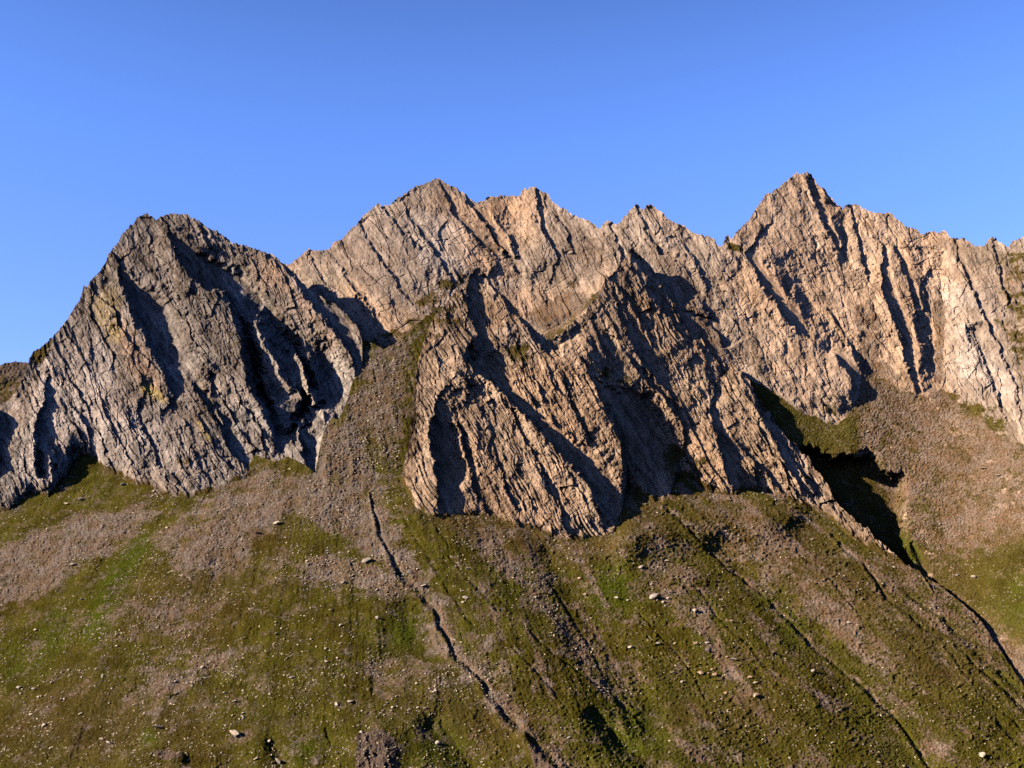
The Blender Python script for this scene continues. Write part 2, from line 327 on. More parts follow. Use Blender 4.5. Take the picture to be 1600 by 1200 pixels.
L_REL = (
 rib([(-12,612),(-20,650),(-22,700),(-30,760)], [(22,612),(32,645),(20,682),(2,712)], 26)
 + rib([(72,594),(67,630),(59,650),(50,678),(52,704),(56,744)], [(86,597),(89,622),(87,650),(84,678),(98,702),(106,740)], 26)
 + rib([(62,700),(74,714),(83,737),(80,758)], [(72,698),(88,712),(97,732),(92,754)], 12)
 + rib([(119,640),(128,660),(138,682),(141,708)], [(125,638),(142,660),(152,684),(152,710)], 18)
 + [[(40,590,8),(60,572,8),(80,552,6)], [(150,470,6),(150,540,10),(165,600,14),(190,660,16),(214,730,10)], [(100,600,2),(105,640,4),(106,690,4)]]
 + rib([(182,415),(184,438),(191,462),(200,484),(219,519),(238,553),(256,591),(270,618)], [(188,414),(206,430),(236,452),(264,474),(279,503),(290,538),(297,572),(292,600),(280,622)], 32)
 + [[(240,345,14),(236,380,14),(246,410,16),(268,440,22),(290,480,32),(310,530,34),(330,570,30),(350,600,26)]]
 + rib([(262,362),(272,388),(281,412),(300,432),(318,458),(336,450),(347,457),(357,478),(370,514),(377,540),(380,578),(391,612),(408,637),(420,668),(430,700)],
       [(268,358),(312,390),(350,406),(376,416),(404,441),(434,481),(456,512),(481,531),(498,546),(514,566),(522,586),(520,610),(505,635),(485,655),(450,690)], 44, (.9, .3), .30)
 + [[(402,506,36),(416,547,30),(434,574,24),(455,603,18),(471,622,8)], [(397,512,8),(404,550,2),(420,585,-4),(440,612,-8)], [(410,508,8),(428,548,-4),(448,580,-10),(466,608,-12)]]
 + [[(412,590,16),(424,612,14),(435,632,10)], [(408,596,-6),(418,618,-10),(430,638,-10)]]
 + [[(466,556,22),(474,582,24),(484,612,22),(502,648,18),(516,661,12),(527,668,2)], [(458,562,-14),(464,590,-16),(474,620,-18),(494,652,-12),(512,664,-2)], [(478,556,-16),(494,592,-28),(510,624,-26),(526,650,-14),(536,662,-6)]]
 + rib([(400,388),(424,399),(440,417),(459,438),(494,483),(525,521),(547,557),(556,584)], [(410,390),(440,409),(462,426),(484,452),(522,474),(555,504),(569,540),(563,580)], 16, (.6, .5))
 + [[(426,662,-8),(431,692,-4),(446,726,0)]]
 + rib([(438,656),(450,660),(463,670),(474,690),(475,710),(482,735),(489,751)], [(452,654),(474,662),(494,678),(508,696),(500,716),(497,736),(495,752)], 16)
 + rib([(300,604),(318,632),(335,655),(345,680),(365,710),(386,739)], [(312,600),(330,620),(352,645),(374,680),(394,704),(400,724)], 20)
 + rib([(322,588),(326,606),(337,640),(350,666)], [(333,586),(341,608),(353,638),(360,664)], 26)
 + rib([(214,640),(222,668),(240,700),(250,730)], [(219,640),(228,666),(247,698),(257,728)], 8)
 + [[(230,650,14),(290,715,12),(330,745,6)]])
M_SIL = [(606,800),(618,764),(628,742),(636,705),(642,660),(646,620),(650,580),(658,550),(667,518),(678,497),(690,482),(705,465),(722,445),(735,428),(742,419),(747,421),(757,430),(762,432),(775,452),(790,464),(800,475),(815,490),(830,510),(850,524),(862,527),(876,525),(884,514),(890,508),(905,495),(915,490),(920,478),(930,466),(940,450),(945,437),(950,431),(956,430),(962,422),(975,405),(984,390),(988,387),(998,396),(1010,410),(1024,425),(1040,446),(1054,470),(1066,490),(1080,505),(1092,522),(1103,543),(1122,560),(1130,568),(1146,574),(1160,582),(1172,600),(1186,628),(1194,642),(1204,644),(1212,664),(1224,672),(1232,690),(1244,694),(1252,708),(1264,712),(1272,730),(1284,742),(1296,762),(1304,784),(1316,794),(1330,806),(1342,818),(1356,826),(1366,842),(1384,852),(1400,866),(1412,880),(1436,893),(1460,930)]
M_FOOT = [(585,780),(610,765),(625,747),(650,788),(672,802),(690,809),(720,804),(760,806),(780,812),(800,822),(830,826),(850,832),(875,846),(905,846),(940,842),(960,828),(972,798),(980,758),(996,764),(1020,782),(1042,796),(1050,768),(1062,745),(1085,752),(1105,766),(1145,772),(1165,765),(1195,768),(1220,776),(1262,793),(1285,800),(1300,812),(1330,840),(1380,866),(1435,893),(1460,930)]
M_REL = (
 [[(992,398,-12),(1024,430,-14),(1054,474,-16),(1080,510,-14),(1103,548,-14),(1140,575,-8)], [(1182,616,-8),(1218,668,-8),(1262,714,-2)]] +
 [[(648,590,6),(664,545,12),(690,500,16),(715,465,18),(738,424,20)]]
 + rib([(741,422),(734,440),(729,462),(729,478),(737,500),(743,524),(746,542)], [(745,424),(748,448),(755,470),(760,500),(766,525),(770,545)], 22, (.9, .7))
 + [[(725,480,18),(720,500,18),(716,530,20),(716,548,26)]]
 + rib([(728,540),(720,548),(728,566),(752,583),(775,602),(790,622),(815,642),(850,681),(884,720),(916,750),(940,787),(960,822)],
       [(768,546),(782,562),(796,580),(806,600),(814,618),(838,640),(869,669),(900,688),(922,704),(946,732),(966,768),(972,800),(969,818)], 32, (.8, .3))
 + rib([(756,434),(772,446),(790,476),(815,507),(837,538),(852,552)], [(764,436),(786,454),(806,474),(829,502),(856,522),(878,536)], 20)
 + [[(800,560,-6),(830,570,4),(856,580,8),(872,566,14),(878,549,18)], [(812,600,-10),(846,628,-4),(880,660,2),(900,680,0)]]
 + rib([(880,549),(896,553),(909,560),(925,597),(941,628),(956,654),(963,679),(975,712),(987,737),(1001,760),(1020,776),(1040,796)],
       [(886,548),(904,553),(914,562),(938,600),(980,608),(1004,614),(1020,634),(1036,662),(1050,700),(1058,737),(1050,768),(1044,795)], 34, (.6, .3))
 + rib([(683,622),(676,648),(668,672),(671,700),(678,725),(682,762),(688,803)], [(692,624),(704,648),(718,662),(732,688),(732,722),(720,765),(704,806)], 24, (.7, .4))
 + [[(752,600,8),(752,650,4),(748,700,2),(748,750,2),(758,800,0)], [(640,640,0),(632,700,0),(640,750,0)], [(742,650,6),(746,700,8),(752,750,4)]]
 + rib([(704,640),(716,668),(722,700),(734,740),(744,780)], [(712,640),(727,666),(738,700),(746,738),(752,778)], 8)
 + rib([(1003,584),(1019,606),(1037,622),(1052,645),(1069,673)], [(1011,584),(1030,603),(1052,624),(1070,650),(1078,672)], 20)
 + rib([(1108,640),(1115,669),(1128,712),(1137,750),(1144,770)], [(1116,640),(1136,672),(1152,703),(1161,748),(1162,768)], 24)
 + rib([(1156,578),(1169,606),(1191,644),(1206,681),(1228,725),(1245,755),(1259,791)], [(1166,577),(1186,615),(1209,650),(1227,684),(1243,716),(1255,746),(1266,788)], 26)
 + rib([(1170,716),(1186,731),(1204,750),(1221,771)], [(1182,715),(1200,730),(1218,749),(1230,770)], 14)
 + rib([(1222,690),(1240,720),(1256,744),(1276,770)], [(1228,688),(1248,716),(1264,742),(1282,768)], 10)
 + [[(1300,786,2),(1330,812,8),(1366,848,8),(1400,872,4)]]
 + rib([(952,435),(966,452),(982,470),(998,489)], [(957,434),(973,450),(992,468),(1003,487)], 14)
 + rib([(955,458),(966,474),(978,490),(990,507)], [(960,456),(972,471),(986,488),(995,505)], 14)
 + rib([(961,478),(972,500),(984,530),(1000,560),(1018,590),(1034,604)], [(973,476),(991,498),(1005,525),(1022,555),(1043,584),(1048,602)], 22)
 + rib([(1004,446),(1016,464),(1028,480),(1038,492)], [(1014,444),(1038,456),(1052,474),(1048,490)], 16)
 + rib([(1080,528),(1092,543),(1102,554)], [(1088,526),(1102,542),(1108,553)], 10)
 + rib([(1040,490),(1058,512),(1078,536)], [(1045,488),(1064,508),(1084,533)], 10)
 + rib([(925,500),(936,530),(950,562)], [(930,499),(943,528),(957,560)], 14)
 + rib([(1064,700),(1078,718),(1088,740)], [(1072,698),(1087,716),(1094,738)], 8)
 + rib([(985,392),(998,410),(1012,432)], [(990,391),(1005,409),(1018,430)], 8)
 + rib([(830,588),(842,610),(856,640),(872,668)], [(835,587),(849,608),(864,638),(880,664)], 6)
 + rib([(880,600),(890,630),(906,664),(920,690)], [(884,599),(897,628),(914,662),(928,688)], 12)
 + rib([(800,640),(820,690),(846,740),(870,790)], [(804,639),(826,688),(853,738),(877,788)], 14)
 + rib([(866,770),(876,800),(890,836)], [(872,768),(884,798),(898,834)], 12)
 + rib([(770,690),(784,740),(800,790)], [(774,689),(790,738),(806,788)], 8))
B_SIL = [(380,440),(440,420),(455,412),(461,404),(466,403),(482,389),(490,392),(500,393),(515,390),(518,384),(524,380),(540,370),(555,352),(566,340),(575,330),(586,321),(592,320),(598,323),(606,321),(620,309),(626,308),(640,299),(660,289),(670,284),(683,278),(690,281),(700,287),(720,300),(738,315),(745,318),(760,309),(775,308),(790,306),(812,305),(818,297),(824,297),(830,291),(837,290),(845,295),(865,315),(885,330),(905,342),(918,343),(925,350),(938,358),(943,350),(948,345),(955,344),(960,350),(970,349),(975,341),(983,328),(988,324),(994,318),(1000,326),(1004,328),(1010,321),(1020,322),(1034,334),(1050,345),(1080,362),(1100,370),(1115,375),(1125,386),(1130,382),(1134,372),(1138,371),(1143,377),(1150,362),(1156,358),(1170,345),(1180,330),(1187,318),(1196,305),(1206,300),(1215,295),(1230,282),(1240,274),(1253,270),(1262,271),(1268,275),(1280,290),(1300,312),(1312,322),(1317,327),(1320,321),(1326,319),(1340,322),(1365,330),(1378,334),(1388,331),(1393,334),(1400,344),(1420,355),(1445,365),(1452,363),(1478,362),(1484,370),(1488,373),(1498,374),(1506,372),(1512,376),(1525,386),(1538,384),(1545,373),(1550,370),(1556,372),(1562,380),(1574,386),(1584,377),(1592,373),(1600,370),(1640,352),(1780,330)]
B_FOOT = [(380,600,1340),(450,580,1330),(560,560,1300),(640,500,1265),(700,500,1248),(780,500,1245),(820,505,1243),(850,520,1240),(880,505,1232),(915,470,1222),(960,440,1205),(1060,500,1190),(1130,570,1172),(1190,602,1168),(1245,640,1185),(1290,662,1205),(1308,664,1210),(1330,645,1220),(1345,600,1230),(1352,560,1234),(1372,580,1240),(1400,600,1246),(1430,618,1250),(1452,612,1252),(1470,608,1252),(1500,632,1228),(1530,650,1198),(1560,680,1158),(1600,700,1116),(1680,740,1060),(1780,790,1000)]
KS = .70
B_A = [(380,1690),(450,1650),(500,1600),(560,1560),(640,1545),(700,1550),(780,1560),(880,1545),(960,1500),(1000,1478),(1060,1485),(1110,1503),(1160,1518),(1200,1526),(1290,1544),(1345,1554),(1400,1564),(1450,1566),(1500,1552),(1560,1515),(1600,1486),(1680,1450),(1780,1410)]   # how far back the wall stands
for i_, p_ in enumerate(B_FOOT):
    B_FOOT[i_] = (p_[0], p_[1], float(interp(B_A, p_[0])) / (1.5 - float(ray(p_[0], p_[1])[1])))
B_REL = (
 [[(1150,430,4),(1175,480,8),(1215,540,12),(1260,590,14),(1300,640,8)], [(1080,420,-4),(1110,500,-10),(1150,570,-8)], [(1225,420,-4),(1262,470,-8),(1300,515,-10),(1335,545,-12),(1362,585,-6)],
  [(1215,310,12),(1225,370,14),(1235,410,4)], [(1345,400,6),(1355,450,10),(1385,520,14),(1400,580,10)], [(1318,345,-6),(1322,400,-8),(1330,450,-8)],
  [(1500,440,14),(1510,520,20),(1530,600,16)], [(930,420,-6),(960,450,-10)], [(640,320,10),(620,380,12),(640,440,8)], [(745,330,-10),(810,420,-16),(860,480,-16)]] +
 rib([(683,281),(690,300),(700,322),(720,348),(750,380),(780,405)], [(688,281),(700,298),(712,320),(734,346),(762,376),(788,402)], 14)
 + rib([(596,324),(612,344),(634,366),(656,392)], [(602,322),(619,342),(640,364),(662,389)], 10)
 + rib([(632,334),(646,352),(664,376),(683,402),(704,437)], [(640,332),(658,351),(678,375),(695,400),(711,435)], 16)
 + rib([(728,311),(748,334),(766,361),(780,380),(796,400)], [(740,311),(762,331),(782,358),(794,376),(804,398)], 18)
 + rib([(835,292),(840,325),(850,362),(872,405)], [(842,294),(850,323),(860,360),(881,402)], 14)
 + [[(792,320,-8),(802,370,-8),(820,420,-4)]]
 + rib([(870,340),(884,362),(896,390)], [(876,340),(891,360),(903,388)], 8)
 + rib([(992,321),(999,340),(1013,366),(1030,395)], [(998,324),(1008,340),(1022,364),(1038,393)], 14)
 + rib([(948,348),(962,372),(972,400)], [(956,348),(969,370),(979,398)], 10)
 + rib([(1066,380),(1090,420),(1106,450)], [(1073,380),(1098,418),(1113,448)], 8)
 + rib([(1262,276),(1266,306),(1277,332),(1291,358),(1305,386)], [(1270,280),(1283,306),(1294,332),(1302,357),(1311,384)], 20)
 + rib([(1262,272),(1280,291),(1300,314)], [(1272,276),(1291,298),(1314,326)], 22)
 + rib([(1165,398),(1180,425),(1200,462),(1222,497),(1250,520)], [(1178,396),(1198,418),(1219,448),(1247,478),(1260,512)], 30)
 + rib([(1290,548),(1304,560),(1322,580),(1336,606),(1342,634)], [(1302,543),(1330,556),(1349,578),(1352,604),(1353,636)], 28)
 + [[(1100,480,4),(1130,540,6),(1190,600,4)], [(1200,500,10),(1250,570,14),(1290,620,16),(1305,655,6)]]
 + rib([(1381,385),(1377,415),(1375,444),(1389,475),(1404,519),(1411,556),(1424,590),(1430,616)], [(1390,385),(1392,413),(1394,440),(1412,471),(1429,515),(1435,553),(1438,590),(1437,616)], 32, (.4, .4))
 + rib([(1399,388),(1409,418),(1418,445),(1432,482)], [(1406,387),(1422,412),(1429,440),(1440,478)], 14)
 + [[(1440,440,-10),(1450,490,-16),(1458,545,-14),(1459,590,-3)], [(1470,400,-6),(1474,470,-12),(1467,540,-10),(1464,600,0)]]
 + rib([(1488,373),(1504,420),(1528,470),(1550,520),(1574,570),(1590,612)], [(1496,374),(1516,418),(1539,467),(1561,517),(1584,568),(1597,610)], 18)
 + rib([(1330,325),(1340,380),(1350,430)], [(1336,325),(1348,378),(1358,428)], 8)
 + rib([(1550,372),(1560,420),(1575,470)], [(1556,372),(1568,418),(1583,468)], 8)
 + rib([(1520,520),(1540,570),(1556,620)], [(1526,519),(1548,568),(1564,618)], 10)
 + rib([(1290,480),(1310,510),(1334,545)], [(1296,479),(1317,508),(1341,543)], 8)
 + rib([(520,400),(545,440),(575,480),(600,520)], [(527,398),(555,438),(585,478),(608,518)], 12)
 + rib([(560,350),(590,400),(625,450),(650,480)], [(566,348),(598,398),(633,448),(657,477)], 8)
 + rib([(556,470),(580,505),(606,540)], [(563,468),(588,503),(613,538)], 10)
 + rib([(480,395),(500,430),(520,450)], [(487,394),(508,428),(527,448)], 8))
print('T masks', round(time.time() - T0, 1))
RL = relief(L_REL, [(-170,850),(0,810),(150,730),(560,620),(-170,700),(620,560)])
RM = relief(M_REL, [(600,760),(640,640),(620,720),(655,800),(850,835),(905,850),(1080,760),(1200,772),(1330,845),(1440,900)])
RB = relief(B_REL, [(700,520),(880,520),(1305,668),(1500,640),(1600,705),(1380,600),(560,570),(440,440),(1430,640)])
zone = np.zeros(gx.shape, np.float32)
for z_ in ZONES:
    x0 = int(min(p[0] for p in z_)) - 12 - U0; x1 = int(max(p[0] for p in z_)) + 12 - U0; y0 = int(min(p[1] for p in z_)) - 12 - V0; y1 = int(max(p[1] for p in z_)) + 12 - V0
    x0 = max(x0, 0); y0 = max(y0, 0); m_ = np.zeros((y1 - y0, x1 - x0), bool); X_ = gx[y0:y1, x0:x1]; Y_ = gy[y0:y1, x0:x1]; m_ = m_[:X_.shape[0], :X_.shape[1]]
    for k_ in range(len(z_)):
        (a1, b1), (a2, b2) = z_[k_], z_[(k_ + 1) % len(z_)]
        if b1 != b2: m_ ^= ((Y_ < b1) != (Y_ < b2)) & (X_ < (a2 - a1) * (Y_ - b1) / (b2 - b1) + a1)
    zone[y0:y1, x0:x1] = np.maximum(zone[y0:y1, x0:x1], m_)
zone = blur(zone, 1.5)
print('T relief', round(time.time() - T0, 1))

ug = np.arange(U0, U1 + 1, dtype=float)
def jag(u, v):
    a = 3 * vn(u / 15, v / 15, 71) + 2 * vn(u / 6, v / 6, 72) + 1.4 * vn(u / 2.6, v / 2.6, 73); b = 4 * vn(u / 15, v / 15, 74) + 3 * vn(u / 6, v / 6, 75)
    return u + a, v + b
def smooth1(a, r):
    k = np.exp(-.5 * (np.arange(-3 * r, 3 * r + 1) / r) ** 2); k /= k.sum()
    return np.convolve(np.pad(a, 3 * r, mode='edge'), k, mode='valid')
class Mountain:
    def __init__(s, sil, foot, rel, slope, ang, sizes, amp, seed, footY=None, glen=6.0, sm=45):
        s.sil, s.foot, s.rel, s.slope, s.ang, s.sizes, s.amp, s.seed, s.glen = sil, foot, rel, slope, ang, sizes, amp, seed, glen
        vc = interp(foot, ug); _, tc = ray(ug, vc)
        Yc = interp(foot, ug, 2) if footY else GY(ug, vc, False)
        s.S = slope + (-.0 * sstep(900, 1090, ug) if seed == 300 else 0 * ug); s.A = Yc * (s.S - tc); s.As = smooth1(s.A, sm); s.vc = vc; s.vcs = smooth1(vc, sm)
        if footY: s.A = smooth1(s.A, 6)
        if seed == 100: s.As = interp([(-180,1580),(0,1556),(150,1528),(280,1514),(400,1528),(480,1534),(560,1540),(700,1545)], ug)
    fac = 1.0
    def silhouette(s, u):
        v = interp(s.sil, u)
        ph = u / 6.3 + vn(u / 11, u * 0, s.seed); fr = ph - np.floor(ph); am = _hash(np.floor(ph), u * 0, s.seed + 1)
        j = 1.5 * vn(u / 2.1, u * 0 + 3, s.seed + 4) - 4.2 * np.clip(am - .35, 0, 1) * np.where(fr < .6, fr / .6, (1 - fr) / .4) + 2.2 * vn(u / 9, u * 0 + 8, s.seed + 5)
        return v + j
    def Y(s, u, v, part='rock'):
        X, t = ray(u, v)
        h = np.interp(u, ug, s.vc) - v
        w = np.exp(-np.maximum(h, 0) / 30)
        A = np.interp(u, ug, s.A) * w + np.interp(u, ug, s.As) * (1 - w)
        Y = A / np.maximum(np.interp(u, ug, s.S) - t, .12)
        g = sstep(-6, 50, h)
        R = samp(s.rel, *jag(u, v)) * (.3 + .7 * g)
        if s.seed == 300: R = R + .04 * np.clip(u - 880, 0, 400) * g
        R = R + s.detail(u, v, h)
        return Y * (1 - R / F)
    def detail(s, u, v, h):
        k = sstep(-10, 14, h)
        D = strata(u, v, s.ang, s.sizes, s.amp, s.seed, s.glen)
        ca, sa = math.cos(s.ang), math.sin(s.ang); q = u * ca - v * sa; l = u * sa + v * ca
        D = D + 2.6 * ridged(u / 30, v / 34, 4, s.seed + 200) + .5 * vn(u / 1.8, v / 2.2, s.seed + 220)
        D = D + 6 * fbm(q / 26, l / 60, 3, s.seed + 240)
        wq = q + 2.5 * vn(u / 9, v / 9, s.seed + 250); D = D + s.fac * (13 * facets(wq / 24, l / 58, s.seed + 251) + 6.5 * facets(wq / 10.5, l / 21, s.seed + 253) + 2.6 * facets(q / 4.6, l / 7.5, s.seed + 255))
        # open cracks, mostly along the slabs, some across
        c1 = np.abs(vn(q / 8 + .8 * vn(u / 20, v / 20, s.seed + 230), l / 46, s.seed + 231)); c2 = np.abs(vn(q / 22, l / 12 + .8 * vn(u / 24, v / 24, s.seed + 232), s.seed + 233))
        D = D - 3.4 * (1 - sstep(0, .10, c1)) * sstep(-.1, .4, vn(u / 50, v / 50, s.seed + 234)) - 2.6 * (1 - sstep(0, .08, c2)) * sstep(-.1, .4, vn(u / 60, v / 40, s.seed + 235))
        return D * k * (1 - .8 * samp(zone, *jag(u, v)))
ML = Mountain(L_SIL, L_FOOT, RL, 1.55, math.radians(27), [22, 10, 5.5, 3.2], .36, 100)
MM = Mountain(M_SIL, M_FOOT, RM, 1.65, math.radians(31), [20, 10, 5.6, 3.2], .56, 300, glen=9)
MB = Mountain(B_SIL, B_FOOT, RB, 1.5, math.radians(28), [24, 11, 6, 3.4], .17, 500, footY=True, sm=60)
# the bowl and talus below the far wall
bowl_sc = np.zeros(gx.shape, np.float32)
for pts, s, v in [([(1345,560),(1400,600),(1470,605),(1530,650),(1640,740),(1640,830),(1560,860),(1440,860),(1410,800),(1360,720),(1350,650)], 14, .8),
                  ([(1440,880),(1470,920),(1560,980),(1640,1060),(1640,1140),(1590,1085),(1500,980)], 8, 1.),
                  ([(1340,600),(1360,620),(1352,690),(1335,700)], 5, 1.), ([(1560,1040),(1640,1000),(1640,1090),(1600,1060)], 14, .7)]:
    bowl_sc = np.maximum(bowl_sc, poly(pts, s, v))
class Back(Mountain):
    def Y(s, u, v, part='rock'):
        X, t = ray(u, v)
        vc = np.interp(u, ug, s.vc); _, tc = ray(u, vc); h = vc - v
        Yc = interp(s.foot, u, 2); sg = 1.3
        w = np.exp(-np.maximum(h, 0) / 30)
        A = np.interp(u, ug, s.A) * w + np.interp(u, ug, s.As) * (1 - w)
        Yr = A / np.maximum(s.slope - t, .12)
        Yg = np.interp(u, ug, smooth1(interp(s.foot, ug, 2) * (sg - ray(ug, s.vc)[1]), 26)) / (sg - t)
        Y = np.where(h > 0, Yr, np.minimum(Yg, Yr * 1.02))
        R = samp(s.rel, *jag(u, v)) * (.3 + .7 * sstep(-6, 50, h)) + s.detail(u, v, h)
        g = 1 - sstep(-10, 14, h); sc = samp(bowl_sc, u, v)
        q = u * .75 - v * .66
        R = R + g * (5 * fbm(u / 60, v / 60, 3, 711) + 2.0 * fbm(q / 12, v / 60, 3, 712) + (.8 + .5 * sc) * (.9 * vn(u / 2.6, v / 2.2, 713) + .7 * vn(u / 1.7, v / 1.6, 714)) - 9 * samp(stream_r, u, v) - 75 * samp(basin, *jag(u, v)))
        return Y * (1 - R / F)
basin = poly([(1255,700),(1290,714),(1340,720),(1360,706),(1372,734),(1414,745),(1406,790),(1412,850),(1420,890),(1440,910),(1380,900),(1300,860),(1240,760)], 5)
stream_r = line([(1425,850,3),(1440,880,4),(1452,905,4),(1480,930,4),(1530,968,5),(1575,1000,6),(1620,1045,6),(1700,1110,8)], 4)
MB.__class__ = Back; MB.fac = .30; ML.fac = .7; MM.fac = .7

# ------------------------------------------------------------------ rock tints
def field(items):
    r = np.zeros(gx.shape, np.float32)
    for pts, s, v in items: r = np.maximum(r, poly(pts, s, v))
    return r

warm = field([([(640,540),(720,500),(900,560),(1150,560),(1280,790),(960,850),(690,820),(610,770)], 30, .55), ([(1150,290),(1250,265),(1480,350),(1480,600),(1430,630),(1300,660),(1200,600),(1130,400)], 18, .8),
    ([(750,306),(830,292),(840,340),(820,400),(760,380)], 10, 1.), ([(700,340),(740,350),(790,400),(800,440),(770,440),(720,400)], 9, .9), ([(520,440),(570,450),(640,490),(610,560),(560,510)], 12, .7), ([(370,390),(430,400),(550,560),(480,510)], 12, .8),
    ([(190,500),(220,530),(262,620),(230,620),(200,580),(175,520)], 7, .8), ([(120,600),(200,580),(210,650),(150,660)], 14, .45), ([(1035,500),(1075,525),(1078,556),(1060,562),(1040,545)], 4, 1.), ([(880,440),(960,430),(1140,600),(1060,700),(880,540)], 20, .6), ([(900,560),(960,600),(960,660),(900,600)], 8, .6),
    ([(780,640),(900,760),(950,830),(860,820),(770,700)], 20, .7), ([(1170,690),(1250,780),(1200,770)], 12, .4), ([(1300,540),(1420,500),(1420,620),(1310,650)], 14, .5), ([(600,760),(650,680),(690,800),(650,800)], 8, .7)])
red = field([([(750,470),(850,440),(900,460),(880,520),(820,500),(780,500)], 9, .9), ([(1400,400),(1440,430),(1470,590),(1430,610),(1400,520)], 7, .8), ([(700,300),(740,330),(780,400),(740,390),(690,320)], 9, .6), ([(1050,450),(1130,500),(1130,580),(1070,520)], 16, .7),
    ([(200,530),(230,550),(262,615),(240,625),(205,590)], 6, .8), ([(1290,480),(1330,520),(1345,590),(1310,560)], 10, .4), ([(170,620),(215,600),(220,650),(180,655)], 12, .5)])
pale = field([([(60,560),(150,530),(190,610),(150,720),(40,760),(30,680)], 14, 1.), ([(140,650),(230,640),(300,760),(160,730)], 18, .9), ([(620,330),(720,340),(740,410),(680,440),(640,390)], 12, .7), ([(1500,420),(1560,450),(1600,640),(1480,610),(1480,470)], 16, .6), ([(470,560),(490,580),(528,668),(505,660)], 4, .9), ([(790,500),(850,530),(800,560)], 10, .4), ([(1200,640),(1300,790),(1260,780)], 8, .7), ([(480,400),(560,440),(620,480),(700,470),(690,400),(590,320)], 20, .25), ([(1250,590),(1320,560),(1300,660)], 12, .4)])
yellow = field([([(218,598),(232,600),(262,620),(258,630),(222,614)], 3, 1.), ([(150,470),(178,450),(185,490),(168,520),(150,500)], 8, .5), ([(165,505),(185,500),(190,535),(170,535)], 5, .6), ([(305,655),(318,665),(334,690),(326,690)], 2.5, .9)])
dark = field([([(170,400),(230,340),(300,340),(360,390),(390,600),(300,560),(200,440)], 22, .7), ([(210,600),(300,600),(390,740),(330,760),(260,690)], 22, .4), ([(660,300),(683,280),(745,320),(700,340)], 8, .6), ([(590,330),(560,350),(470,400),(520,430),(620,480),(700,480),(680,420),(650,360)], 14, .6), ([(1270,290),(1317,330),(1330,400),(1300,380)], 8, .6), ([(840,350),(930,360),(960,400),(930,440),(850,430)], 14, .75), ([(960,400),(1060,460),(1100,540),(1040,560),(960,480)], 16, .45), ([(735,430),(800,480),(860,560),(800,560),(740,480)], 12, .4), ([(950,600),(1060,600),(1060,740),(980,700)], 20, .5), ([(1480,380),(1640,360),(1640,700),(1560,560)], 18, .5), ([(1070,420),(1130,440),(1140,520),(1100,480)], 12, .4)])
rgrass = field([([(50,545),(85,528),(75,560),(52,575)], 5, .9), ([(640,500),(690,470),(735,425),(738,470),(715,540),(690,520),(650,570)], 9, .55), ([(790,540),(830,540),(830,570),(795,570)], 6, .9), ([(345,500),(378,520),(378,580),(350,570)], 8, .4), ([(430,655),(470,670),(480,730),(455,700)], 8, .3), ([(905,560),(930,560),(1010,590),(1000,610),(930,590)], 8, .6),
    ([(640,590),(660,560),(640,700),(625,700)], 7, .6), ([(760,680),(830,700),(860,740),(780,720)], 14, .35), ([(1230,715),(1280,760),(1290,790),(1250,740)], 6, .8), ([(1330,820),(1400,870),(1430,890),(1380,870)], 6, .6), ([(1540,400),(1640,370),(1640,500),(1580,520)], 12, .45), ([(1555,500),(1640,500),(1640,620),(1590,600)], 14, .5), ([(560,540),(600,520),(650,490),(640,560),(600,600)], 8, .6), ([(690,440),(742,425),(690,475),(640,480)], 5, .6), ([(1020,700),(1100,690),(1110,765),(1050,765)], 10, .6), ([(870,420),(930,430),(900,490),(860,520)], 12, .3),
    ([(250,690),(300,700),(330,740),(280,740)], 14, .3), ([(170,470),(190,500),(180,560),(160,520)], 8, .4), ([(1130,375),(1160,385),(1170,400),(1140,392)], 4, .7), ([(1240,630),(1290,600),(1330,640),(1300,660)], 12, .3), ([(1470,600),(1560,640),(1600,700),(1500,640)], 10, .6)])
b_grass = field([([(1160,590),(1200,600),(1290,660),(1345,640),(1352,690),(1325,715),(1280,720),(1200,680)], 6, 1.), ([(1380,590),(1420,640),(1400,700),(1380,680)], 14, .5), ([(1400,820),(1440,850),(1445,890),(1400,860)], 8, 1.), ([(1480,860),(1640,830),(1640,1060),(1560,970),(1490,930)], 22, .9), ([(1400,700),(1500,680),(1560,800),(1440,860)], 30, .4), ([(1500,640),(1600,700),(1640,740),(1640,700),(1540,620)], 5, .9), ([(1280,700),(1410,740),(1410,900),(1280,800)], 8, .7)])

# ------------------------------------------------------------------ materials
def N(nt, t, **k):
    n = nt.nodes.new(t)
    for a, b in k.items(): setattr(n, a, b)
    return n
def new_mat(name):
    m = bpy.data.materials.new(name); m.use_nodes = True; m.node_tree.nodes.clear(); return m, m.node_tree
def mix(nt, f, a, b, mode='MIX'):
    n = N(nt, 'ShaderNodeMix', data_type='RGBA', blend_type=mode)
    for s, x in ((0, f), (6, a), (7, b)):
        if hasattr(x, 'is_linked') or isinstance(x, bpy.types.NodeSocket): nt.links.new(x, n.inputs[s])
        else: n.inputs[s].default_value = x if s == 0 else (*x, 1)
    return n.outputs[2]
def mth(nt, op, a, b=None, clamp=False):
    n = N(nt, 'ShaderNodeMath', operation=op, use_clamp=clamp)
    for i, x in enumerate((a, b)):
        if x is None: continue
        if isinstance(x, bpy.types.NodeSocket): nt.links.new(x, n.inputs[i])
        else: n.inputs[i].default_value = x
    return n.outputs[0]
def ramp(nt, f, stops):
    n = N(nt, 'ShaderNodeValToRGB'); e = n.color_ramp.elements
    while len(e) > len(stops): e.remove(e[-1])
    while len(e) < len(stops): e.new(.5)
    for el, (p, c) in zip(e, stops): el.position = p; el.color = (*c, 1) if len(c) == 3 else c
    nt.links.new(f, n.inputs[0]); return n.outputs[0]
